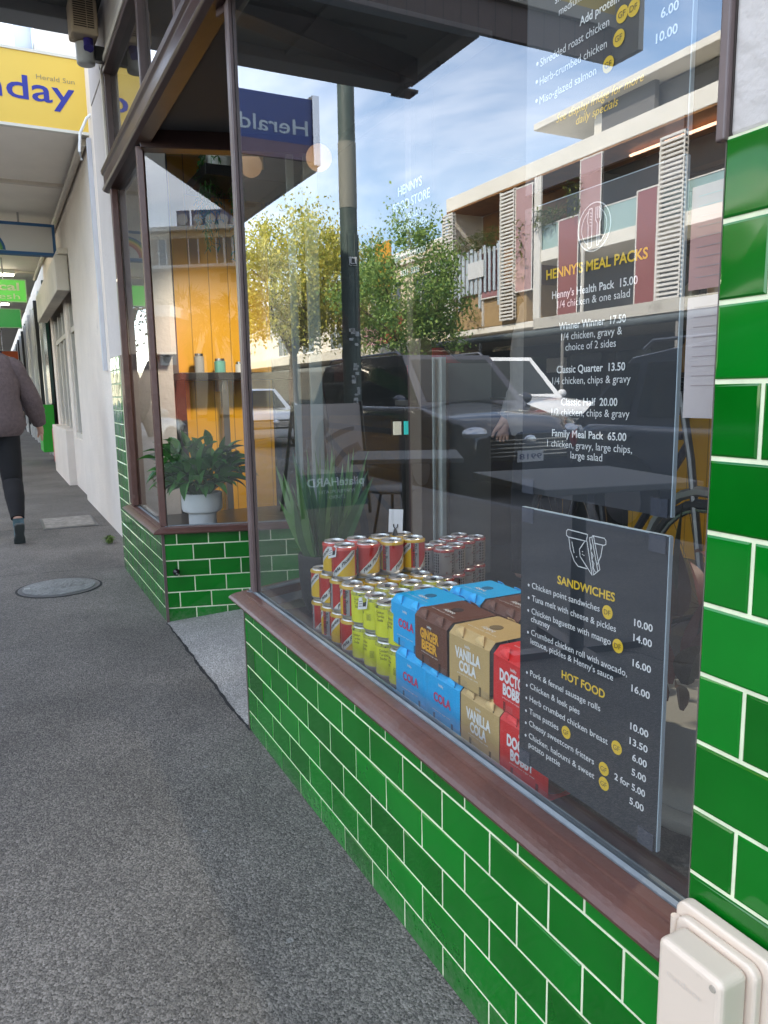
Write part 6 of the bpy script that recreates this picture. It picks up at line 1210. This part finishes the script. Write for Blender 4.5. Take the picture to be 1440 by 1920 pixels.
for px0, px1, z0, z1 in ((835, 855, 4.2, 9.2), (942, 968, 4.0, 9.2), (1232, 1278, 3.9, 8.9)):
    y0, y1 = Yp(px0), Yp(px1); m = MB(); z = z0
    while z < z1: m.box(FXB+0.12, FXB+0.22, y0, y1, z, z+0.075); z += 0.145
    m.box(FXB+0.08, FXB+0.24, y0, y0-0.05, z0, z1); m.box(FXB+0.08, FXB+0.24, y1, y1+0.05, z0, z1); bp_(m, 'louvre_screen', M_LOUV)
m = MB(); m.box(FXB+0.02, FXB+0.12, Yp(905), Yp(905)-0.06, 3.9, 7.1); m.box(FXB+0.02, FXB+0.1, Yp(1000), Yp(1012), 3.9, 9.3); m.box(FXB+0.02, FXB+0.1, Yp(1088), Yp(1088)-0.1, 3.9, 9.3); bp_(m, 'column', M_LOUV)
m = MB(); m.box(FXB-1.8, FXB+0.02, Yp(835), Yp(985), 3.86, 5.35); bp_(m, 'tan_balcony_wall', M_TANW)
m = MB(); y = Yp(812); k = 0
while y > Yp(945): m.box(FXB+0.12+(k % 2)*0.07, FXB+0.16+(k % 2)*0.07, y-0.17, y-0.01, 5.35 if k % 9 != 6 else 4.7, 7.2+0.12*math.sin(k)); y -= 0.17; k += 1
bp_(m, 'corrugated_balustrade', mat('pale_corrugated', (0.42, 0.47, 0.50), 0.5)); m = MB(); m.box(FXB+0.26, FXB+0.30, Yp(885), Yp(914), 6.0, 6.7); bp_(m, 'white_banner', pf[0])
m = MB()
for px in (1018, 1160, 1205, 1300): y = Yp(px); m.lathe([(0.10, 0), (0.13, 0.35)], (FXB-0.3, y, 6.52), 10)
for k in range(12): m.box(FXB-1.87, FXB-1.84, Y0_+1.1*k, Y0_+1.1*k+0.5, 6.6, 8.9) if k % 3 == 0 else None
bp_(m, 'white_pot', pf[0])
m = MB(); m.tube([(FXB-1.0, Yp(1130), 9.2), (FXB-1.0, Y0_, 9.2)], 0.05, 6); bp_(m, 'warm_strip_light', mat('warm_strip', (1.0, 0.55, 0.35), 0.5, emit=2.5))
m = MB(); rnd = random.Random(31)
for (ya, yb, z0, z1, n_) in ((Yp(1040), Yp(1005), 7.3, 8.0, 260), (Yp(1090), Yp(1060), 7.3, 8.6, 120), (Yp(935), Yp(860), 7.0, 8.0, 420), (Yp(905), Yp(875), 3.9, 4.8, 80), (Yp(990), Yp(970), 5.4, 7.8, 150)):
    for i in range(n_):
        p = Vector((FXB-0.2+rnd.uniform(-.3, .6), rnd.uniform(ya, yb), rnd.uniform(z0, z1))); leaf(m, p, (rnd.uniform(-1, 1), rnd.uniform(-1, 1), rnd.uniform(-.3, 1)), 0.28, 0.08, 0.8, n=2)
o = m.build('balcony_plants', leaf_mat('balcony_leaf', (0.05, 0.10, 0.02), (0.25, 0.26, 0.05)), None); tag(o, 'mixed green shrubs growing along the apartment balconies', 'plants', None, 'stuff')
# verandah along the shops opposite
vr = thing('shop_verandah', 'long dark edged verandah over the shops across the road', 'verandah', (-17, 20, 3))
m = MB(); m.box(-20.8, -17.0, 4, 31.5, 3.02, 3.10); m.build('roof', mat('verandah_soffit', (0.30, 0.28, 0.24), 0.8), vr)
m = MB(); m.tube([(-17.0, 4, 3.10), (-17.0, 31.5, 3.10)], 0.13, 10); m.build('gutter', mat('weathered_gutter', (0.09, 0.105, 0.105), 0.6, dirt=((0.32, 0.33, 0.30), 1.5, 0.6)), vr, smooth=True)
m = MB(); m.box(-17.05, -16.9, 4, 22.5, 3.25, 3.62); m.build('fascia', mat('cream_fascia', (0.50, 0.47, 0.40), 0.6, dirt=((0.3, 0.27, 0.22), 1, 0.6)), vr)
m = MB()
for y in (6, 11, 16, 21, 26, 31): m.tube([(-17.0, y, 0), (-17.0, y, 3.0)], 0.06, 8)
m.build('post', mat('verandah_post', (0.2, 0.19, 0.17), 0.5), vr)
so_ = thing('shops_opposite', 'shaded shop fronts under the verandah across the road', 'building', (-20.8, 20, 0))
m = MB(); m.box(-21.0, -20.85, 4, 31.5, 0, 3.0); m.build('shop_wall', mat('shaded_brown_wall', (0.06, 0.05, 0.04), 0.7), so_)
m = MB(); rnd = random.Random(8); y = 5.0
while y < 30: m.box(-20.84, -20.80, y, y+1.8, 0.5, 2.5); y += 2.6
m.build('shop_window', gm, so_)
m = MB(); m.box(-20.80, -20.72, 16.0, 18.0, 0.2, 2.4); m.box(-20.8, -20.7, 25.2, 26.4, 1.8, 2.4); m.build('pale_panel', M_LOUV, so_)
m = MB(); p = V_(990, 645, 17.2); text(m, 'PETTYSMITHS', (-17.25, Yp(955, 17.2), 2.62), 1.25, 0.16, (0, 1, 0), (0, 0, 1), bold=0.03); o = m.build('lettering', mat('brass_lettering', (0.42, 0.32, 0.2), 0.5), vr)
# buildings farther along the opposite side
def simple_building(lab, x0, x1, y0, y1, h, wallm, wins, parapet=True, nm='terrace_building'):
    t = thing(nm, lab, 'building', ((x0+x1)/2, (y0+y1)/2, 0)); m = MB(); m.box(x0, x1, y0, y1, 0, h); m.build('wall', wallm, t)
    if parapet: m = MB(); m.box(x0-0.1, x1+0.12, y0-0.02, y1+0.02, h, h+0.25); m.box(x0-0.1, x1+0.18, y0-0.02, y1+0.02, h-0.45, h-0.32); m.build('parapet', M_SLAB, t)
    for (a, b, z0, z1) in wins:
        m = MB(); m.box(x1+0.005, x1+0.03, a, b, z0, z1); q = m.build('window', gm, t); m = MB(); m.box(x1+0.01, x1+0.07, a-0.08, b+0.08, z0-0.1, z0); m.box(x1+0.01, x1+0.06, (a+b)/2-0.03, (a+b)/2+0.03, z0, z1); m.build('frame', M_LOUV, q)
    return t
b1 = simple_building('cream two storey shop building behind the dark green tree', -32, -19.3, 32.2, 41.5, 8.2, mat('cream_render_a', (0.60, 0.50, 0.34), 0.8, var=0.08, vs=0.5), [(34, 35.4, 5, 7), (37, 38.4, 5, 7), (39.3, 40.6, 5, 7)])
b2 = simple_building('pale parapeted shop building behind the yellow green tree', -32, -19.0, 41.9, 60, 6.2, mat('pale_render_b', (0.66, 0.60, 0.48), 0.8, var=0.06, vs=0.5), [(44, 46, 3.9, 5.2), (49, 51, 3.9, 5.2), (54, 56, 3.9, 5.2)])
b3 = simple_building('long cream building far along the opposite side', -32, -19.2, 60.4, 110, 7.5, mat('cream_render_c', (0.58, 0.53, 0.44), 0.8), [(65+6*i, 67+6*i, 4.2, 6) for i in range(6)])
m = MB(); m.box(-19.25, -17.0, 32, 110, 3.0, 3.5); t = thing('far_verandah', 'cream fasciaed verandah beyond the dark edged one', 'verandah', (-17, 60, 3)); m.build('fascia', mat('cream_verandah', (0.62, 0.56, 0.42), 0.6), t)
m = MB(); m.box(-18.99, -18.9, 42, 110, 0.0, 2.9); m.build('shop_window', gm, b2)
for y, c, nm, lab in ((37.6, (0.40, 0.05, 0.03), 'red_banner', 'red painted shop sign between the pole and the dark green tree'), (40.0, (0.50, 0.25, 0.27), 'pink_banner', 'pale pink shop sign just beside the pole')):
    t = thing('shop_sign', lab, 'sign', (-18.8, y, 4)); m = MB(); m.box(-19.2, -18.95, y-0.9, y+0.9, 3.6, 5.3); m.build('face', mat(nm, c, 0.5), t); m = MB(); m.box(-18.95, -18.93, y-0.95, y+0.95, 5.3, 5.38); m.build('edge', M_LOUV, t)
t = thing('shop_sign', 'orange projecting shop sign in front of the trees', 'sign', (-12.5, 22.4, 5)); a = onX(700, 460, 13.5); b_ = onX(729, 535, 13.5)
m = MB(); m.box(-13.56, -13.5, b_.y, a.y, b_.z, a.z); m.build('face', mat('orange_face', (0.62, 0.30, 0.03), 0.5), t)
m = MB(); text(m, 'OPEN', (-13.49, b_.y+0.08, (a.z+b_.z)/2-0.1), a.y-b_.y-0.16, 0.24, (0, 1, 0), (0, 0, 1), bold=0.02); m.build('lettering', M_INK, t); m = MB(); m.tube([(-13.53, b_.y, b_.z-0.02), (-13.53, b_.y, -0.0)], 0.04, 6); m.build('post', M_METAL, t)
# ---- what the side window mirrors: buildings and palms behind the camera
def RR(px, py, dist):
    v = ray(px, py); o_ = RO-RN*0.032; p = CP+v*((o_-CP).dot(RN)/v.dot(RN)); v = v.normalized(); v = v-2*v.dot(RN)*RN; return p+v*(dist/math.hypot(v.x, v.y))
def RB(px, py, y):
    v = ray(px, py); o_ = RO-RN*0.032; p = CP+v*((o_-CP).dot(RN)/v.dot(RN)); v = v-2*v.dot(RN)*RN; return p+v*((y-p.y)/v.y)
YB = -34.0
A0, A1 = RB(262, 430, YB), RB(470, 430, YB); xl, xr = A0.x, A1.x
zz = lambda py: RB(350, py, YB).z
hb_ = thing('hotel_building', 'cream building with a balcony and palms, far behind the camera across the road', 'building', ((xl+xr)/2, YB-4, 0))
M_HOT = mat('hotel_cream', (0.74, 0.64, 0.46), 0.75, var=0.05, vs=0.4)
m = MB(); m.box(xl-9, xr+0.5, YB-10, YB, 0, zz(430)); m.build('wall', M_HOT, hb_)
m = MB(); m.box(xl-9.2, xr+0.7, YB, YB+0.5, zz(436), zz(428)); m.box(xl-9, xr+0.6, YB, YB+1.0, zz(508), zz(502)); m.build('slab', M_SLAB, hb_, bevel=0.02)
m = MB(); m.box(xl-9, xr+0.4, YB+0.002, YB+0.05, zz(502), zz(448)); m.build('balcony_recess', mat('tan_recess', (0.30, 0.20, 0.10), 0.7), hb_)
for px0, px1 in ((300, 312), (356, 372), (408, 420), (424, 436), (440, 452)):
    a, b_ = RB(px0, 470, YB).x, RB(px1, 470, YB).x; m = MB(); m.box(a, b_, YB+0.06, YB+0.10, zz(498), zz(450)); q = m.build('window', gm, hb_); m = MB(); m.box(a-0.06, a, YB+0.05, YB+0.14, zz(498), zz(450)); m.box(b_, b_+0.06, YB+0.05, YB+0.14, zz(498), zz(450)); m.build('frame', pf[0], q)
for px0, px1, p0, p1 in ((392, 411, 605, 570), (415, 430, 532, 515), (436, 452, 532, 515)):
    a, b_ = RB(px0, 580, YB).x, RB(px1, 580, YB).x; m = MB(); m.box(a, b_, YB+0.004, YB+0.06, zz(p0), zz(p1)); m.build('window', mat('shaded_window', (0.25, 0.22, 0.17), 0.4), hb_)
for i, px in enumerate((343, 371, 395, 419, 443)):
    a = RB(px, 413, YB+0.3); m = MB(); m.box(a.x-0.36, a.x+0.36, YB+0.2, YB+0.28, zz(428), zz(398)); q = m.build('roof_letter_panel', mat('roof_sign_blue', (0.12, 0.17, 0.30), 0.5), hb_)
    m = MB(); m.lathe([(0.30 if i % 2 == 0 or i == 3 else 0.22, 0), (0.28, 0.06)], (a.x, YB+0.36, a.z), 20, ax=Matrix.Rotation(PI/2, 3, 'X')); m.build('round_letter', pf[0], q)
rb_ = thing('red_roofed_shop', 'low red shop with a white parapet behind the camera', 'building', (0, -24, 0))
a = RB(285, 575, -24); b_ = RB(352, 600, -24)
rx1 = RB(318, 600, -24).x; m = MB(); m.box(rx1-6, rx1, -26.2, -24, 0, a.z-0.4); m.build('wall', mat('red_wall', (0.30, 0.06, 0.03), 0.8), rb_); m = MB(); m.box(rx1-6.1, rx1+0.1, -26.3, -23.85, a.z-0.4, a.z+0.05); m.build('parapet', pf[0], rb_)
s0_, s1_ = RB(300, 660, -23.7), RB(330, 684, -23.7); m = MB(); m.box(s0_.x, s1_.x, -23.83, -23.7, s1_.z, s0_.z); q = m.build('sign_panel', pf[0], rb_)
m = MB(); text(m, 'VET', (s0_.x+(s1_.x-s0_.x)*0.95 if s1_.x < s0_.x else s0_.x+0.1, -23.69, s1_.z+0.1), abs(s1_.x-s0_.x)*0.45, (s0_.z-s1_.z)*0.6, (1, 0, 0) if s1_.x > s0_.x else (-1, 0, 0), (0, 0, 1), bold=0.03); m.build('lettering', M_INK, q)
def palm(lab, x, y, h, seed):
    rnd = random.Random(seed); t = thing('palm_tree', lab, 'palm tree', (x, y, 0), 0, 'palms in front of the cream building'); m = MB(); m.tube([(x, y, 0), (x+0.1, y, h*0.5), (x, y, h)], [0.28, 0.22, 0.2], 10); m.build('trunk', M_BARK, t)
    m = MB(); c = Vector((x, y, h))
    for i in range(44):
        a = rnd.uniform(0, 2*PI); el = rnd.uniform(-.5, 1.3); d = Vector((math.cos(a)*math.cos(el), math.sin(a)*math.cos(el), math.sin(el)))
        e = c+d*rnd.uniform(0.5, 0.8)
        for k in range(14): dd = (d+Vector((rnd.uniform(-.45, .45), rnd.uniform(-.45, .45), rnd.uniform(-.45, .45)))).normalized(); leaf(m, e, dd, rnd.uniform(0.6, 1.0), 0.06, 0.9, n=2)
    m.build('crown', leaf_mat('palm_leaf', (0.05, 0.07, 0.015), (0.20, 0.18, 0.05)), t)
for px, py, y, lab in ((348, 590, -26.0, 'left palm of the pair before the cream building'), (440, 600, -27.5, 'right palm of the pair before the cream building'), (392, 628, -24, 'low palm between the two taller palms')):
    a = RB(px, py, y); palm(lab, a.x, a.y, a.z, int(px))
# closing backdrop: distant low hills of rooftops
bk = thing('distant_buildings', 'row of low pale buildings closing the far end of the street', 'building', (0, 130, 0))
m = MB(); m.box(-60, 30, 130, 140, 0, 5); m.box(-60, 40, -95, -90, 0, 5); m.build('wall', M_HOT, bk)
